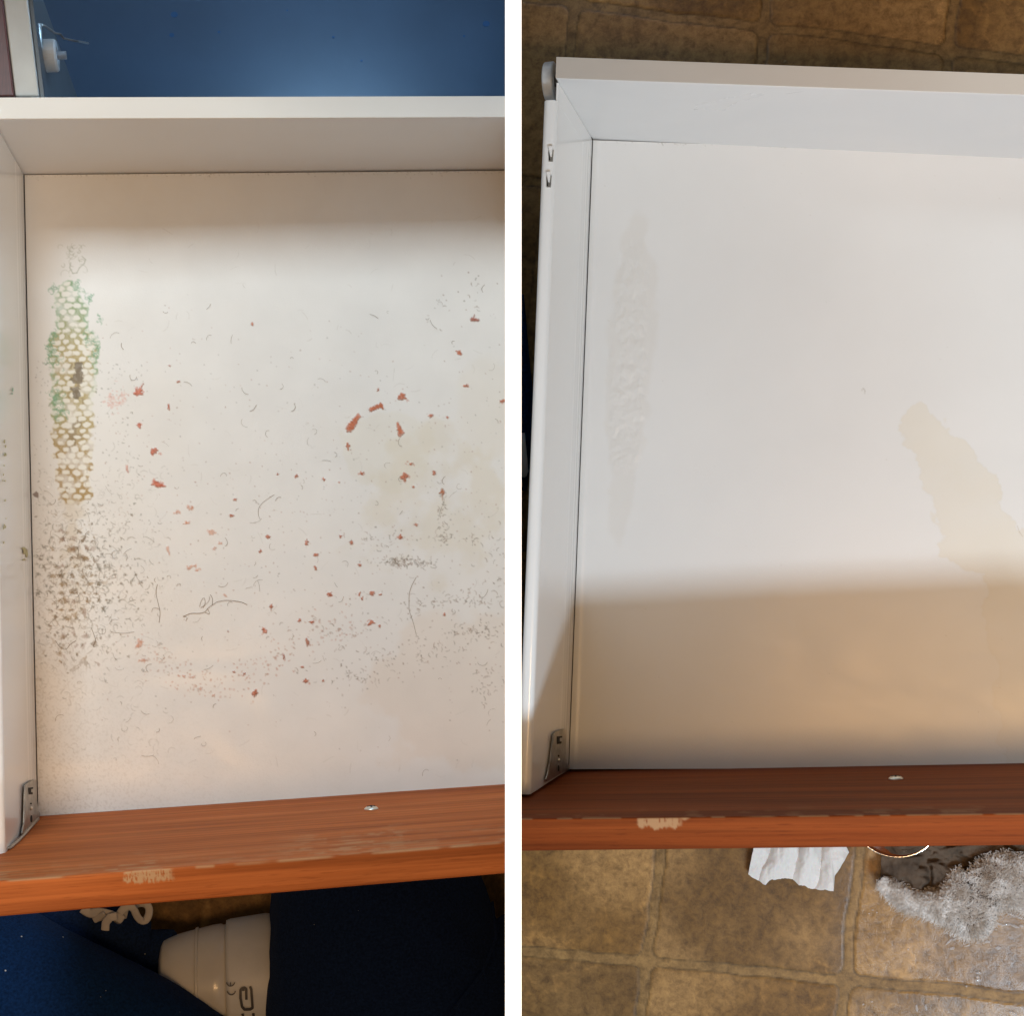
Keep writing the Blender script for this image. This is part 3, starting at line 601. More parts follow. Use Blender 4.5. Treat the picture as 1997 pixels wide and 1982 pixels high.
hfL, fA, fB, fo = build_board(DL, HL, (75, 1597), (UL, 1530), (-60, 1724), (UL, 1643), (-60, 1794), (UL, 1704), M['wood_l'], wear_l, cut=('end', XL))
# bracket, screw ---------------------------------------------------------------
def bracket(parent, H, A, d, oo, poly, holes, foot):
    nn = H.e1*oo[0]+H.e2*oo[1]; p0 = H.W(A[0]-oo[0]*.0012, A[1]-oo[1]*.0012, 0)
    P = H.onplane(np.array([p[0] for p in poly], float), np.array([p[1] for p in poly], float), p0, nn)
    b = mk('bracket', [extr(P[::-1], -nn*.0012)], M['nickel'], parent, bevel=.0003)
    hp = []
    for h_ in holes:
        hp.append(extr(H.onplane(np.array([p[0] for p in h_], float), np.array([p[1] for p in h_], float), p0-nn*.00125, nn)[::-1], -nn*.0003))
    mk('bracket_hole', hp, M['dark'], b)
    # small rivet
    c = H.onplane(np.array([foot[0]*1.]), np.array([foot[1]*1.]), p0-nn*.0012, nn)[0]
    mk('rivet', [lathe(c, -nn, [(0, .0016), (.0008, .0013), (.0012, .0004)], 14)], M['screw'], b, smooth=True)
    # flange seam running on along the board foot of the wall
    return b
el = lambda u, v, rx, ry, n=12: [(u+rx*math.cos(t), v+ry*math.sin(t)) for t in np.linspace(0, 2*math.pi, n, endpoint=False)]
bp_ = [(46, 1534), (50, 1529), (63, 1521), (67, 1523), (69, 1560), (72, 1582), (75, 1586), (74, 1597), (62, 1612), (42, 1632), (40, 1627), (42, 1615), (44, 1606)]
bracket(sw, HL, A, d, oo, bp_, [[(55, 1537), (64, 1536), (64, 1539), (60, 1540), (60, 1546), (63, 1546), (63, 1550), (56, 1550)], el(60, 1568, 1.5, 1.5), el(61, 1598, 1.6, 7)], (60, 1577))
def seamline(parent, H, pts, p0, nn, r, m, name):
    P = H.onplane(np.array([p[0] for p in pts], float), np.array([p[1] for p in pts], float), p0, nn)
    return mk(name, [tube(P, r, 6)], m, parent, smooth=True)
fn = HL.e1*fo[0]+HL.e2*fo[1]; fp0 = HL.W(fA[0], fA[1], 0)
def screw(parent, H, u, v, p0, nn, r):
    c = H.onplane(np.array([float(u)]), np.array([float(v)]), p0, nn)[0]
    s = mk('screw', [lathe(c, -nn, [(0, r), (.0006, r*.97), (.0016, r*.75), (.0022, r*.4), (.0024, r*.1)], 24)], M['screw'], parent, smooth=True)
    up = H.n; sd = np.cross(nn, up); parts = []
    for x, y in ((sd, up), (up, sd)): parts.append(extr(np.array([c-nn*.0021+x*r*.55+y*r*.12, c-nn*.0021-x*r*.55+y*r*.12, c-nn*.0021-x*r*.55-y*r*.12, c-nn*.0021+x*r*.55-y*r*.12]), -nn*.0004))
    mk('screw_slot', parts, M['dark'], s)
boardL = [c for c in DL.children if c.name.startswith('front_board')][0]
screw(boardL, HL, 724, 1579, fp0, fn, .0052)
seamline(boardL, HL, [(74, 1598), (58, 1616), (42, 1634), (30, 1645), (18, 1655), (4, 1660), (-6, 1661)], fp0-fn*.001, fn, .0013, M['nickel'], 'bracket_edge')
# ---------------- cabinet behind the dirty drawer
CB = thing('cabinet', HL.P(400, 100, -.25), 'open base cabinet behind the stained drawer with dark blue inside and beige edge', 'cabinet')
HT = .10
ed = [HL.L(2, -40, HT), HL.L(49, -40, HT), HL.L(76, 187, HT), HL.L(29.5, 187, HT)]
mk('side_panel', [prism(HL, ed, -.52, HT)], M['cab'], CB, bevel=.001)
rd = [HL.L(-90, -40, HT+.004), HL.L(.5, -40, HT+.004), HL.L(27.5, 187, HT+.004), HL.L(-60, 187, HT+.004)]
mk('face_frame', [prism(HL, rd, -.25, HT+.004)], M['redwood'], CB, bevel=.001)
mk('shade_slab', [bx(-.9, XL, .43, 1.0, .48, .515)], mat('shade_slab', (.55, .53, .5), .4), CB)  # unseen slab added to keep the window lamp off the cabinet inside
e1_, e2_ = ed[1], ed[2]; nl = (e2_-e1_); nl = nl/np.linalg.norm(nl); on = np.array([-nl[1], nl[0]]); on = on if on[0] > 0 else -on
mk('inner_side', [prism(HL, [e1_+on*.0006-nl*.02, e2_+on*.0006, e2_+on*.003, e1_+on*.003-nl*.02], -.52, HT-.004)], M['cabin'], CB)
aR = HL.L(UL, -60, -.2)
mk('cabinet_floor', [prism(HL, [HL.L(30, -120, -.5), HL.L(UL, -120, -.5), HL.L(UL, 560, -.5), HL.L(30, 560, -.5)], -.52, -.5)], M['blue'], CB)
fl = CB.children[-1] if False else bpy.data.objects['cabinet_floor']
dots = []
for (u, v, r_) in ((340, 28, 7), (948, 46, 7), (335, 68, 5), (427, 62, 3), (650, 72, 3), (705, 118, 2.5), (905, 70, 2.5), (560, 20, 2)):
    a_ = np.linspace(0, 2*np.pi, 12, endpoint=False); q = HL.L(u+r_*np.cos(a_), v+r_*.8*np.sin(a_), -.5); dots.append(prism(HL, q, -.5, -.4992))
M['bluedot'] = mat('dark_blue_plug', (.02, .07, .16), .6); [mk('hole_plug', [q], M['bluedot'], fl) for q in dots]
# slide roller on the cabinet side: bracket plate, wheel, rail
hh_ = .045
inn = HL.e1*on[0]+HL.e2*on[1]
base = lambda s, h: HL.W(*(HL.L(52, 0, HT)+nl*s+on*.003), h)
pl = HL.W(*(HL.L(60, 40, HT)), HT); 
wc = HL.P(97, 108, .06)
rl = mk('slide_rail', [tube([HL.P(72, 45, .075), HL.P(76, 100, .07), HL.P(79, 137, .065)], .0032, 8), tube([HL.P(75, 46, .06), HL.P(88, 50, .05), HL.P(108, 64, .035), HL.P(118, 66, .03), HL.P(124, 74, .02), HL.P(150, 80, -.0), HL.P(172, 84, -.05)], .0008, 6)], M['nickel'], CB, smooth=True)
ax = HL.e1*.98+HL.e2*.1; ax /= np.linalg.norm(ax)
mk('roller', [lathe(wc-ax*.0055, ax, [(0, .008), (0, .0105), (.001, .0115), (.0095, .0115), (.011, .0105), (.011, .006), (.0095, .005), (.0095, .001)], 32)], mat('dull_nylon', (.30, .29, .27), .5, var=.2, vscale=80), rl, smooth=False, bevel=.0004)
mk('axle', [lathe(wc-ax*.016, ax, [(0, .003), (.0275, .003)], 12)], mat('dull_steel', (.12, .12, .12), .6), rl, smooth=True)
# ---------------- person kneeling in front of the dirty drawer
PE = thing('person', HL.P(250, 2050, -.22), 'person kneeling before the stained drawer in navy fleece trousers, white lint specks', 'person')
def limb(name, pts, rads, m, parent, flat=.8, bump=.004, seg=72, n=110, seed=1):
    P = np.array(pts, float); t = np.linspace(0, 1, len(P)); T = np.linspace(0, 1, n)
    Q = np.stack([np.interp(T, t, P[:, k]) for k in range(3)], 1); rr = np.interp(T, t, rads)
    for _ in range(14): Q[1:-1] = (Q[:-2]+2*Q[1:-1]+Q[2:])/4; rr[1:-1] = (rr[:-2]+2*rr[1:-1]+rr[2:])/4
    v, f = tube(Q, rr, seg, flat)
    v = v.reshape(n, seg, 3); c = Q[:, None]; dd = v-c
    a = np.linspace(0, 2*np.pi, seg, endpoint=False)[None]; s = T[:, None]*3.5
    w_ = fbm(np.cos(a)*1.6+s*.6+seed, np.sin(a)*1.6+s*.25, seed, 4)-.5
    fold = np.abs(fbm(np.cos(a)*.9+s*1.1+5, np.sin(a)*2.0+s*.5, seed+9, 3)-.5)
    k = (w_*2*bump+(fold-.1)*bump*2.2)[..., None]; v = v+dd/np.linalg.norm(dd, axis=2)[..., None]*k
    return mk(name, [(v.reshape(-1, 3), f)], m, parent, smooth=True)
p = lambda u, v, h: HL.P(u, v, h)
limb('trouser_leg', [p(-260, 1900, -.10), p(-40, 1985, -.09), p(200, 2085, -.10), p(470, 2230, -.13)], [.092, .09, .085, .08], M['navy'], PE, .8, .004, seed=3)
limb('trouser_leg', [p(700, 1600, -.15), p(740, 1800, -.11), p(770, 2000, -.10), p(760, 2300, -.10)], [.08, .098, .112, .12], M['navy2'], PE, .75, .006, seed=8)
limb('shin', [p(-120, 1790, -.15), p(60, 1800, -.15), p(220, 1850, -.155), p(290, 1862, -.16), p(345, 1822, -.165)], [.04, .036, .034, .024, .004], M['navy2'], PE, .7, .003, seed=12)
limb('jacket_hem', [p(1010, 1800, -.09), p(950, 1880, -.06), p(895, 1960, -.045), p(850, 2060, -.04)], [.012, .03, .042, .05], M['navy2'], PE, .45, .002, seed=15)
# seam on the right trouser leg
mk('seam', [tube([p(960, 1760, -.05), p(968, 1830, -.03), p(940, 1900, -.012), p(880, 1975, .0), p(840, 2050, .0)], .0012, 6)], M['navy2'], bpy.data.objects['jacket_hem'], smooth=True)
# white drawstring lying beside the knee
LC = []
def lace(pts, r=.0035, flat=.3):
    P = np.array([p(*q) for q in pts]); t = np.linspace(0, 1, len(P)); T = np.linspace(0, 1, 40); Q = np.stack([np.interp(T, t, P[:, k]) for k in range(3)], 1)
    for _ in range(8): Q[1:-1] = (Q[:-2]+2*Q[1:-1]+Q[2:])/4
    return tube(Q, r, 10, flat)
o = mk('shoe_lace', [lace([(160, 1773, -.11), (175, 1783, -.11), (195, 1780, -.105), (215, 1785, -.10), (240, 1795, -.105)], .0038), lace([(183, 1795, -.11), (195, 1790, -.105), (205, 1784, -.1)], .003), lace([(205, 1815, -.10), (206, 1800, -.098), (215, 1790, -.095), (228, 1788, -.095)], .0034),
     lace([(228, 1800, -.11), (233, 1778, -.10), (250, 1766, -.10), (262, 1772, -.1), (266, 1790, -.105), (280, 1802, -.11), (290, 1790, -.11), (293, 1770, -.11), (282, 1760, -.11), (262, 1765, -.115)], .0032), lace([(240, 1790, -.11), (245, 1770, -.10), (262, 1763, -.10)], .003)], M['lace'], smooth=True)
tag(o, 'looped white lace lying on navy fabric below the stained drawer front', 'lace')
# ---------------- handheld vacuum between the knees
VC = thing('handheld_vacuum', HL.P(430, 1930, -.2), 'dusty white handheld vacuum with dark lettering between the navy trouser legs', 'vacuum')
c0 = HL.P(395, 1935, -.155); c1 = HL.P(440, 1932, -.15); axv = HL.e1*.985+HL.e2*(.03); axv /= np.linalg.norm(axv)
org = HL.P(312, 1925, -.16)
Lr = .00048                                     # metres per photo pixel there
prof = [(0, .0), (0, .030), (.002, .037), (.004, .0400), (.02, .043), (.045, .0475), (.052, .048), (.054, .047), (.056, .047)]
v, f = lathe(org, axv, [(a, max(r, .0005)) for a, r in prof], 64)
cup = mk('dust_cup', [(v, f)], M['cup'], VC, smooth=True)
prof = [(.056, .0475), (.0565, .0505), (.060, .0515), (.09, .054), (.094, .0535), (.097, .052), (.15, .052), (.2, .045), (.23, .03), (.235, .001)]
v, f = lathe(org, axv, prof, 64); body = mk('body', [(v, f)], M['pvc'], VC, smooth=True)
prof = [(.0300, .0452), (.0305, .0462), (.0325, .0468), (.033, .0458)]
v, f = lathe(org, axv, prof, 64); mk('ring', [(v, f)], M['cup'], cup, smooth=True)
# printed letters, wrapped over the body: turned a quarter turn like the originals
def onbody(u, v):                               # sight line meets body cylinder r=.0532 about the axis
    r = ray(u, v); o_ = CAM-org; rp = r-np.outer(r@axv, axv).reshape(r.shape); op = o_-(o_@axv)*axv
    a = (rp*rp).sum(-1); b = 2*(rp@op); c = op@op-.0546**2; t = (-b-np.sqrt(np.maximum(b*b-4*a*c, 0)))/(2*a); return CAM+r*t[..., None]
def stroke(pts, w, closed=False):
    P = np.array(pts, float); n = len(P); T = np.gradient(P, axis=0); T /= np.linalg.norm(T, axis=1)[:, None]+1e-9; Nn = np.stack([-T[:, 1], T[:, 0]], 1)
    a = P+Nn*w/2; b = P-Nn*w/2; q = np.concatenate([a, b]); v = onbody(q[:, 0], q[:, 1]); nd = v-org; nd = nd-np.outer(nd@axv, axv); nd /= np.linalg.norm(nd, axis=1)[:, None]
    v2 = np.concatenate([v, v-nd*.0006]); f = [(i, i+1, n+i+1, n+i) for i in range(n-1)]+[(2*n+i, 3*n+i, 3*n+i+1, 2*n+i+1) for i in range(n-1)]
    f += [(i, 2*n+i, 2*n+i+1, i+1) for i in range(n-1)]+[(n+i, n+i+1, 3*n+i+1, 3*n+i) for i in range(n-1)]
    return v2, f
def arc(cx, cy, rx, ry, a0, a1, n=14): return [(cx+rx*math.cos(t), cy+ry*math.sin(t)) for t in np.linspace(R(a0), R(a1), n)]
def dense(pts, st=2.0):
    out = []
    for (a, b), (c, d_) in zip(pts[:-1], pts[1:]):
        k_ = max(2, int(math.hypot(c-a, d_-b)/st)); out += [(a+(c-a)*i/k_, b+(d_-b)*i/k_) for i in range(k_)]
    return out+[pts[-1]]
lt = []
lt.append(stroke(arc(449.5, 1916, 8, 8.5, 10, 170), 2.0)); lt.append(stroke(arc(451, 1933, 8, 8.5, 10, 170), 2.0)); lt.append(stroke(dense([(449.5, 1924), (449.5, 1917)], 1), 1.8))
lt.append(stroke(dense([(487.5, 1925), (490, 1932), (492, 1960), (492.5, 1967), (488, 1970), (477, 1970.5), (472, 1965), (469, 1948), (469, 1932), (472, 1929), (477, 1928), (480, 1930), (480.5, 1951)], 1.5), 5))
lt.append(stroke(dense([(477, 1931), (472, 1932)], 1.), 5)); lt.append(stroke(dense([(473, 1979), (475, 1990)], 1.5), 5)); lt.append(stroke(dense([(494, 1978), (495, 1990)], 1.5), 5))
for q in lt: mk('letter', [q], M['ink'], body)
# ================================================================== CLEAN DRAWER (right)
DR = thing('drawer', HR.P(1500, 900, -.02), 'cleaned white drawer with wooden front resting on brown stone tiles', 'drawer')
cr = Canvas(1000, 255, 2410, 1520, (.77, .76, .735)); U, V = cr.U, cr.V
nE = fbm(U*.016, V*.016, 201, 5)
poly_v = [780, 800, 840, 880, 930, 980, 1010, 1040, 1060, 1085, 1120, 1200, 1300, 1520]
pl_ = [1790, 1768, 1762, 1775, 1800, 1822, 1830, 1825, 1812, 1830, 1905, 1925, 1940, 1960]; pr_ = [1800, 1815, 1850, 1905, 1935, 1955, 1985, 2010, 2070, 2070, 2070, 2070, 2070, 2070]
L_ = np.interp(V, poly_v, pl_); Rr = np.interp(V, poly_v, pr_); wb = (nE-.5)*60+(fbm(U*.06, V*.06, 231, 3)-.5)*26
st = sst(-1, 5, np.minimum(U-L_, Rr-U)+wb)*sst(778, 786, V+wb*.5); cr.mix((slice(None),)*2, (.38*st)*(.75+.45*fbm(U*.02, V*.02, 233, 4))*(1-.6*sst(1130, 1230, V)), (.73, .645, .48))
ed_ = sst(6, 1, np.abs(np.minimum(U-L_, Rr-U)+wb-3))*sst(778, 800, V); cr.mix((slice(None),)*2, .06*ed_, (.55, .50, .38))
l2 = np.interp(V, [405, 430, 480, 520, 600, 700, 790, 860, 930, 1030, 1080], [1225, 1220, 1205, 1200, 1185, 1178, 1176, 1180, 1185, 1180, 1200]); r2 = np.interp(V, [405, 430, 480, 520, 600, 700, 790, 860, 930, 1030, 1080], [1262, 1268, 1270, 1290, 1288, 1282, 1270, 1262, 1240, 1230, 1215])
wb2 = (fbm(U*.03, V*.03, 210, 4)-.5)*26
sw2 = sst(0, 14, np.minimum(U-l2, r2-U)+wb2)*sst(400, 430, V)*sst(1085, 1040, V); cr.mix((slice(None),)*2, .16*sw2, (.60, .53, .43))
cr.line([(1680, 762), (1684, 757), (1687, 762), (1686, 768)], 1.4, (.4, .36, .28), .6); cr.line([(1984, 1026), (1988, 1038), (1994, 1046)], 1.4, (.5, .42, .3), .6); cr.line([(1290, 277), (1293, 283)], 1.4, (.3, .28, .22), .8)
for i in range(60): cr.blob(random.uniform(1160, 1990), random.uniform(300, 1490), random.uniform(.7, 1.3), .8, 0, (.45, .41, .34), random.uniform(.15, .5), .3, i)
for i in range(90): u = random.uniform(1160, 1990); cr.blob(u, 274+.032*(u-1156)+random.expovariate(.8), random.uniform(.7, 2.0), .7, 0, (.3, .27, .22), random.uniform(.1, .6), .3, i)
ZFR = [(1156, 273), (2400, 313.9), (2400, 1495.9), (1109, 1501)]
g = pxgrid(ZFR, 2.0); colr = cr.get(g[..., 0], g[..., 1]); gu, gv = g[..., 0], g[..., 1]
l3 = np.interp(gv, [405, 430, 520, 700, 860, 930, 1080], [1225, 1215, 1205, 1190, 1190, 1190, 1200]); r3 = np.interp(gv, [405, 430, 520, 700, 860, 930, 1080], [1262, 1260, 1262, 1262, 1252, 1236, 1215])
reg = sst(0, 16, np.minimum(gu-l3, r3-gu)+8)*sst(430, 520, gv)*sst(960, 880, gv)
hz = reg*(.0003+.0015*(fbm(gu*.075+gv*.03, gv*.055-gu*.03, 220, 3)-.42))
hz += .0006*np.exp(-((gu-(1165-(gv-273)*.038))/5)**2)      # pressed bead beside the metal side
vv = HR.P(gu, gv, hz)
und = prism(HR, HR.L(np.array([q[0] for q in ZFR]), np.array([q[1] for q in ZFR])), -.012, -.0012)
botr = mk('bottom', [(vv.reshape(-1, 3), gridf(*g.shape[:2])), und], M['bottom'], DR, attrs={'Col': colr.reshape(-1, 3)}, smooth=True)
pj = HR.L(np.array([1156., 1109]), np.array([273., 1501]))
mk('joint', [prism(HR, [pj[0]+(-.0003, 0), pj[1]+(-.0003, 0), pj[1]+(.0003, 0), pj[0]+(.0003, 0)], -.004, .0003)], M['dark'], botr)
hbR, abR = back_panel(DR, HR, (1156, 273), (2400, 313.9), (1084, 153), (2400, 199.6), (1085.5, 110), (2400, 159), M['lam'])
swr, A, d, oo, ln = side_wall(DR, HR, (1155, 273), (1108.5, 1501), .134, .0098, roll_start=.0125)
# two punched tabs on the rolled top
for (u, v) in ((1073, 298), (1069, 348)):
    hT = .1338
    q = [HR.L(u-3, v-6, hT), HR.L(u+7, v-6, hT), HR.L(u+5, v+17, hT), HR.L(u-3, v+17, hT)]
    tb_ = mk('tab', [prism(HR, q, hT-.0005, hT+.0004)], M['nickel'], swr)
    q = [HR.L(u-3, v-12, hT), HR.L(u+6, v-13, hT), HR.L(u+3.5, v+8, hT), HR.L(u+1, v+8, hT)]
    mk('tongue', [prism(HR, q, hT, hT+.0022)], M['metal_side'], tb_, bevel=.0006)
    q = [HR.L(u-3.2, v-3, hT), HR.L(u-1.6, v+2, hT), HR.L(u+.5, v+15, hT), HR.L(u-2.5, v+15, hT)]
    mk('slot', [prism(HR, q, hT, hT+.0006)], M['dark'], tb_)
# nylon roller at the back corner
wc = HR.P(1074, 160, .10); ax = HR.e1
ro = mk('roller', [lathe(wc-ax*.004, ax, [(0, .009), (0, .0135), (.001, .0145), (.007, .0145), (.008, .0135), (.008, .007), (.0065, .006), (.0065, .001)], 40)], M['nylon_dirty'], DR, bevel=.0004)
mk('axle', [lathe(wc, ax, [(0, .0035), (.014, .0035), (.014, .001)], 16)], M['nickel'], ro, smooth=True)
for q in ([tube([HR.P(1155.6, 272, .0005), HR.P(1152, 266, .0055)], .0006, 5), tube([HR.P(1141, 247, .028), HR.P(1134, 236, .041)], .0005, 5), tube([HR.P(1127, 224, .054), HR.P(1121, 213, .066)], .00045, 5), tube([HR.P(1113, 200, .082), HR.P(1108, 191, .09)], .0004, 5)]): mk('back_joint', [q], M['dark'], DR)
def wear_r(u, v, row, m):
    edge_v = np.interp(u, [1010, 1997], [1598, 1588]); pd = v-edge_v; top = row > m
    pe = (fbm(u*.25, v*.04, 177, 3)-.5)*16
    pat = sst(1240, 1246, u+pe*.4)*sst(1335, 1318, u+pe*.4)*sst(24, 18, pd+pe+.0035*(u-1285)**2*.8)*top*sst(.2, .45, fbm(u*.5, v*.08, 18, 3)+.06)
    pat = np.maximum(pat, sst(1322, 1325, u)*sst(1350, 1345, u)*sst(9, 3, pd+np.abs(u-1335)*.5)*top)
    w1 = sst(2.6, .6, np.abs(pd))*.55*sst(.42, .6, vnoise(u*.04, 3, 29)); sc = sst(.58, .7, fbm(u*.02, v*.2, 131, 4))*sst(26, 4, -pd)*(~top)*.25
    return np.clip(np.maximum(np.maximum(w1, sc), pat*.85), 0, 1)
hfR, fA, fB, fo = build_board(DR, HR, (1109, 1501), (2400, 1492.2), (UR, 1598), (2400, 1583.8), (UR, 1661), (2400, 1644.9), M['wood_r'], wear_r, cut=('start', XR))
fbr = [c for c in DR.children if c.name.startswith('front_board')][0]
fn = HR.e1*fo[0]+HR.e2*fo[1]; fp0 = HR.W(fA[0], fA[1], 0)
screw(fbr, HR, 1747, 1520, fp0, fn, .0052)
bp_ = [(1077, 1432), (1082, 1427), (1097, 1422), (1101, 1424), (1102, 1488), (1108, 1493), (1108, 1501), (1096, 1506), (1064, 1525), (1062, 1520), (1066, 1508), (1071, 1480)]
bracket(swr, HR, A, d, oo, bp_, [[(1086, 1437), (1096, 1436), (1096, 1439), (1091, 1440), (1091, 1446), (1095, 1447), (1094, 1451), (1086, 1452)], el(1089, 1475, 1.6, 2.2), el(1089, 1499, 1.5, 6)], (1089, 1483))
seamline(fbr, HR, [(1108, 1501), (1090, 1510), (1070, 1520), (1055, 1531), (1040, 1541), (1026, 1547), (1008, 1549)], fp0-fn*.001, fn, .0013, M['nickel'], 'bracket_edge')
# ---------------- things on the tiles
pr = lambda u, v, h: HR.P(u, v, h)
def sheet(top, bot_, u0, u1, hf, n=90, m=60):
    uu = np.linspace(u0, u1, n)[None]; t = np.linspace(0, 1, m)[:, None]
    vt = np.interp(uu, [q[0] for q in top], [q[1] for q in top]); vb = np.interp(uu, [q[0] for q in bot_], [q[1] for q in bot_])+(fbm(uu*.09, 0*uu+3, 91, 4)-.5)*7
    v = vt*(1-t)+vb*t; u = uu+0*t; h = hf(u, v, t+0*uu); return HR.P(u, v, h), u, v
def tis_h(u, v, t):
    f1 = np.abs(np.sin((u-1460+.25*(v-1650))*.055+2.2*fbm(u*.02, v*.01, 5)))
    return FH+.002+.016*(1-t*.75)*(f1**.7)*(.6+.6*fbm(u*.03, v*.02, 6))+.0025*(fbm(u*.06, v*.05, 9, 3)-.5)
v, uu, vv_ = sheet([(1440, 1630), (1680, 1630)], [(1459, 1706), (1475, 1716), (1493, 1727), (1505, 1715), (1545, 1713), (1558, 1727), (1585, 1735), (1626, 1738), (1628, 1708), (1640, 1692), (1656, 1665)], 1459, 1656, tis_h, 260, 110)
# taper: left side leans in toward the board
v = v.reshape(110, 260, 3); tt = np.linspace(0, 1, 110)[:, None, None]; v = v+HR.e1*(.010*(1-tt)*(1-2*np.linspace(0, 1, 260)[None, :, None]))*.6
o = mk('tissue', [(v.reshape(-1, 3), gridf(110, 260))], M['tissue'], smooth=True, solid=.0005)
tag(o, 'crumpled damp white tissue sticking out under the wooden front of the clean drawer', 'tissue')
# steel cap peeping out below the board
c = pr(1746, 1584, FH+.02); o = mk('metal_bowl', [lathe(c, HR.n, [(-.018, .020), (-.010, .028), (.0, .0325), (.0008, .0338), (.0016, .0340), (.0022, .0334), (.0018, .0326), (.0, .031), (-.010, .027), (-.017, .019), (-.0175, .001)], 64)], M['chrome'], smooth=True)
tag(o, 'small round shiny steel bowl half under the drawer front beside the brown cloth', 'bowl')
# shaggy cloth: smooth brown side folded over a grey-white pile side
CL = thing('cleaning_cloth', pr(1850, 1740, FH), 'wet shaggy grey and brown cleaning cloth heaped under the clean drawer front', 'cloth')
def rag_h(u, v, t): return FH+.006+.020*np.sin(np.clip((u-1700)/190, 0, 1)*3.1)*(1-t*.55)+.010*(fbm(u*.03, v*.03, 15)-.4)-.008*sst(.12, 0, np.abs(fbm(u*.012+2, v*.02, 17)-.5))
v, uu, vv_ = sheet([(1700, 1630), (2130, 1640)], [(1716, 1722), (1740, 1738), (1786, 1752), (1833, 1745), (1860, 1720), (1885, 1716), (1930, 1690), (2000, 1688), (2130, 1700)], 1718, 2110, rag_h, 200, 60)
mk('cloth_body', [(v.reshape(-1, 3), gridf(60, 200))], M['rag'], CL, smooth=True, solid=.003)
def pile_h(u, v, t): 
    return FH+.004+.022*np.sin(np.clip(t, .0, 1)*math.pi*.9+.25)**.7*(.55+.6*fbm(u*.02, v*.02, 25))-.010*sst(.05, 0, np.abs(u-1880-.3*(v-1700))/80)*(v < 1760)
top_l = [(1715, 1714), (1745, 1726), (1786, 1742), (1833, 1738), (1850, 1708), (1876, 1688), (1886, 1704), (1905, 1682), (1925, 1670), (1960, 1664), (2000, 1672), (2130, 1690)]
bot_l = [(1715, 1724), (1734, 1746), (1755, 1772), (1817, 1788), (1842, 1806), (1870, 1826), (1900, 1832), (1925, 1826), (1940, 1802), (1944, 1778), (1970, 1772), (2000, 1778), (2060, 1770), (2130, 1740)]
v, uu, vv_ = sheet(top_l, bot_l, 1716, 2110, pile_h, 260, 90); vg = v.reshape(90, 260, 3)
mk('pile_backing', [(vg.reshape(-1, 3), gridf(90, 260))], mat('pile_base', (.10, .075, .055), .8, var=.4, vscale=200, bump=1, bscale=1200), CL, smooth=True, solid=.003)
fp = []; nF = 22000
ii = rng.uniform(0, 88.9, nF); jj = rng.uniform(0, 258.9, nF)
a_ = vg[ii.astype(int), jj.astype(int)]; du = vg[ii.astype(int), jj.astype(int)+1]-a_; dv = vg[ii.astype(int)+1, jj.astype(int)]-a_
a_ = a_+du*(jj % 1)[:, None]+dv*(ii % 1)[:, None]; nn_ = np.cross(dv, du); nn_ /= np.linalg.norm(nn_, axis=1)[:, None]+1e-12
nn_ = np.where((nn_@HR.n)[:, None] < 0, -nn_, nn_)
ang = rng.uniform(0, 2*np.pi, nF); tz = np.cos(ang)[:, None]*HR.e1+np.sin(ang)[:, None]*HR.e2
uvu = np.interp(jj, np.arange(260), np.linspace(1716, 2110, 260)); keep = ~((np.abs(ii-(8+.9*(uvu-1880))) < 5) & (uvu > 1872) & (uvu < 1945))
Lk_ = keep.astype(float)[:, None]
out = np.where((ii > 70)[:, None], -HR.e2*.9, 0)
Lf = rng.uniform(.0018, .0050, nF)[:, None]*(.15+.85*Lk_); wd = .00016
side = np.cross(nn_, tz); side /= np.linalg.norm(side, axis=1)[:, None]
p0 = a_; p1 = a_+nn_*Lf*.45+(tz*.55+out*.2)*Lf; p2 = p1-nn_*Lf*.15+(tz[:, [1, 0, 2]]*.7+out*.3)*Lf*.8
clump = np.stack([np.sin(a_[:, 0]*900), np.cos(a_[:, 1]*800), 0*ii], 1)*.0012; p2 = p2+clump
V6 = []
for pp, ww in ((p0, 1.), (p1, 1.), (p2, .35)):
    up_ = np.cross(side, tz)
    V6 += [pp+side*wd*ww, pp-side*wd*ww*.5+nn_*wd*.9*ww, pp-side*wd*ww*.5-nn_*wd*.9*ww]
VV = np.stack(V6, 1).reshape(-1, 3); k0 = np.arange(nF)[:, None, None]*9
tri = np.array([(0, 1, 4, 3), (1, 2, 5, 4), (2, 0, 3, 5), (3, 4, 7, 6), (4, 5, 8, 7), (5, 3, 6, 8)])[None]+k0
tag(mk('pile', [(VV, tri.reshape(-1, 4))], M['pile'], CL), kind='stuff')
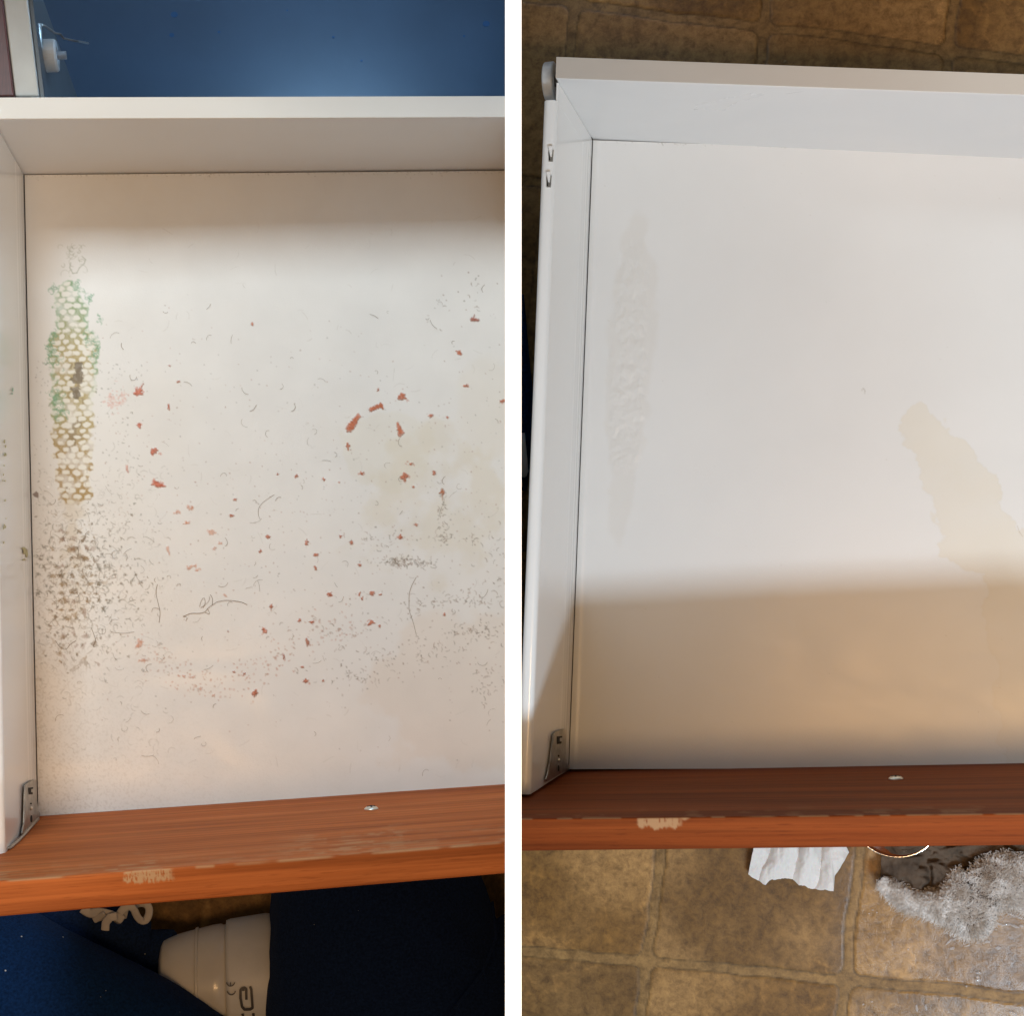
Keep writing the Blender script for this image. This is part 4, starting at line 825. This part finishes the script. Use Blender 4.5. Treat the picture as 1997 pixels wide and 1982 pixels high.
# navy leg and a white plastic grip beside the metal side
P2 = thing('person', HR.P(1000, 800, FH), 'sliver of navy trousered knee beside the metal side of the clean drawer', 'person')
def limbR(name, pts, rads, m, parent, **k): return limb(name, pts, rads, m, parent, **k)
limbR('trouser_leg', [pr(1018, 575, .0), pr(1020, 660, .004), pr(1023.5, 760, .008), pr(1024, 860, .008), pr(1020, 955, .0)], [.0015, .0040, .0066, .0070, .0035], M['navy'], P2, flat=1.7, bump=.0006, seed=21)
o = mk('plastic_grip', [tube([pr(1018, 845, .023), pr(1019, 870, .023), pr(1020.5, 900, .022), pr(1021, 920, .021), pr(1020.5, 928, .020), pr(1019.5, 931, .02)], [.0022, .0028, .0034, .0036, .0028, .001], 20, .8)], M['nylon'], smooth=True)
tag(o, 'white plastic grip end resting on the navy knee beside the clean drawer', 'grip')
# spilled water: drops and short runs beading on the tiles
wp = []
def drop(u, v, rx, ry, h=.0011, ang=0):
    c = np.array(HR.L(u, v, FH)); k = .00042; prof = []; n = 16
    for i, (q, z) in enumerate(((1, 0), (.94, .35), (.75, .72), (.45, .93), (.12, 1))):
        a_ = np.linspace(0, 2*np.pi, n, endpoint=False); x = rx*q*np.cos(a_); y = ry*q*np.sin(a_); ca, sa = math.cos(ang), math.sin(ang)
        prof.append(HR.W(c[0]+(x*ca-y*sa)*k, c[1]+(x*sa+y*ca)*k, FH-.0006+h*z))
    f = [tuple(q) for q in gridf(5, n, True).tolist()]+[tuple(range(64, 80))[::-1], tuple(range(16))]
    wp.append((np.concatenate(prof), f))
for (u, v, rx, ry, an) in ((1975, 1786, 9, 2.5, -.3), (1990, 1791, 6, 3, -.2), (1948, 1803, 7, 2.5, -.2), (1963, 1805, 8, 2.5, .2), (1980, 1808, 8, 2.5, -.3), (1992, 1807, 4, 3, 0), (1851, 1838, 9, 2, .8), (1862, 1833, 5, 2, .5), (1857, 1851, 5, 3, .3), (1908, 1839, 3, 3, 0), (1925, 1838, 5, 2.5, .1), (1947, 1850, 5, 3.5, 0),
    (1909, 1899, 5, 3, 0), (1907, 1907, 4, 3, 0), (1908, 1913, 5, 3, 0), (1788, 1968, 2.5, 7, .1), (1806, 1966, 2.5, 6, 0), (1976, 1978, 8, 3, -.3), (1702, 1776, 2, 1.5, 0), (1695, 1783, 2, 1.5, 0), (1771, 1853, 2, 2, 0), (1710, 1781, 2, 1.4, 0), (1885, 1925, 2, 2, 0), (1684, 1960, 2, 2, 0), (1700, 1955, 2, 1.5, 0)): drop(u, v, rx, ry, .0012, an)
o = mk('water', wp, M['water'], smooth=True); tag(o, kind='structure')
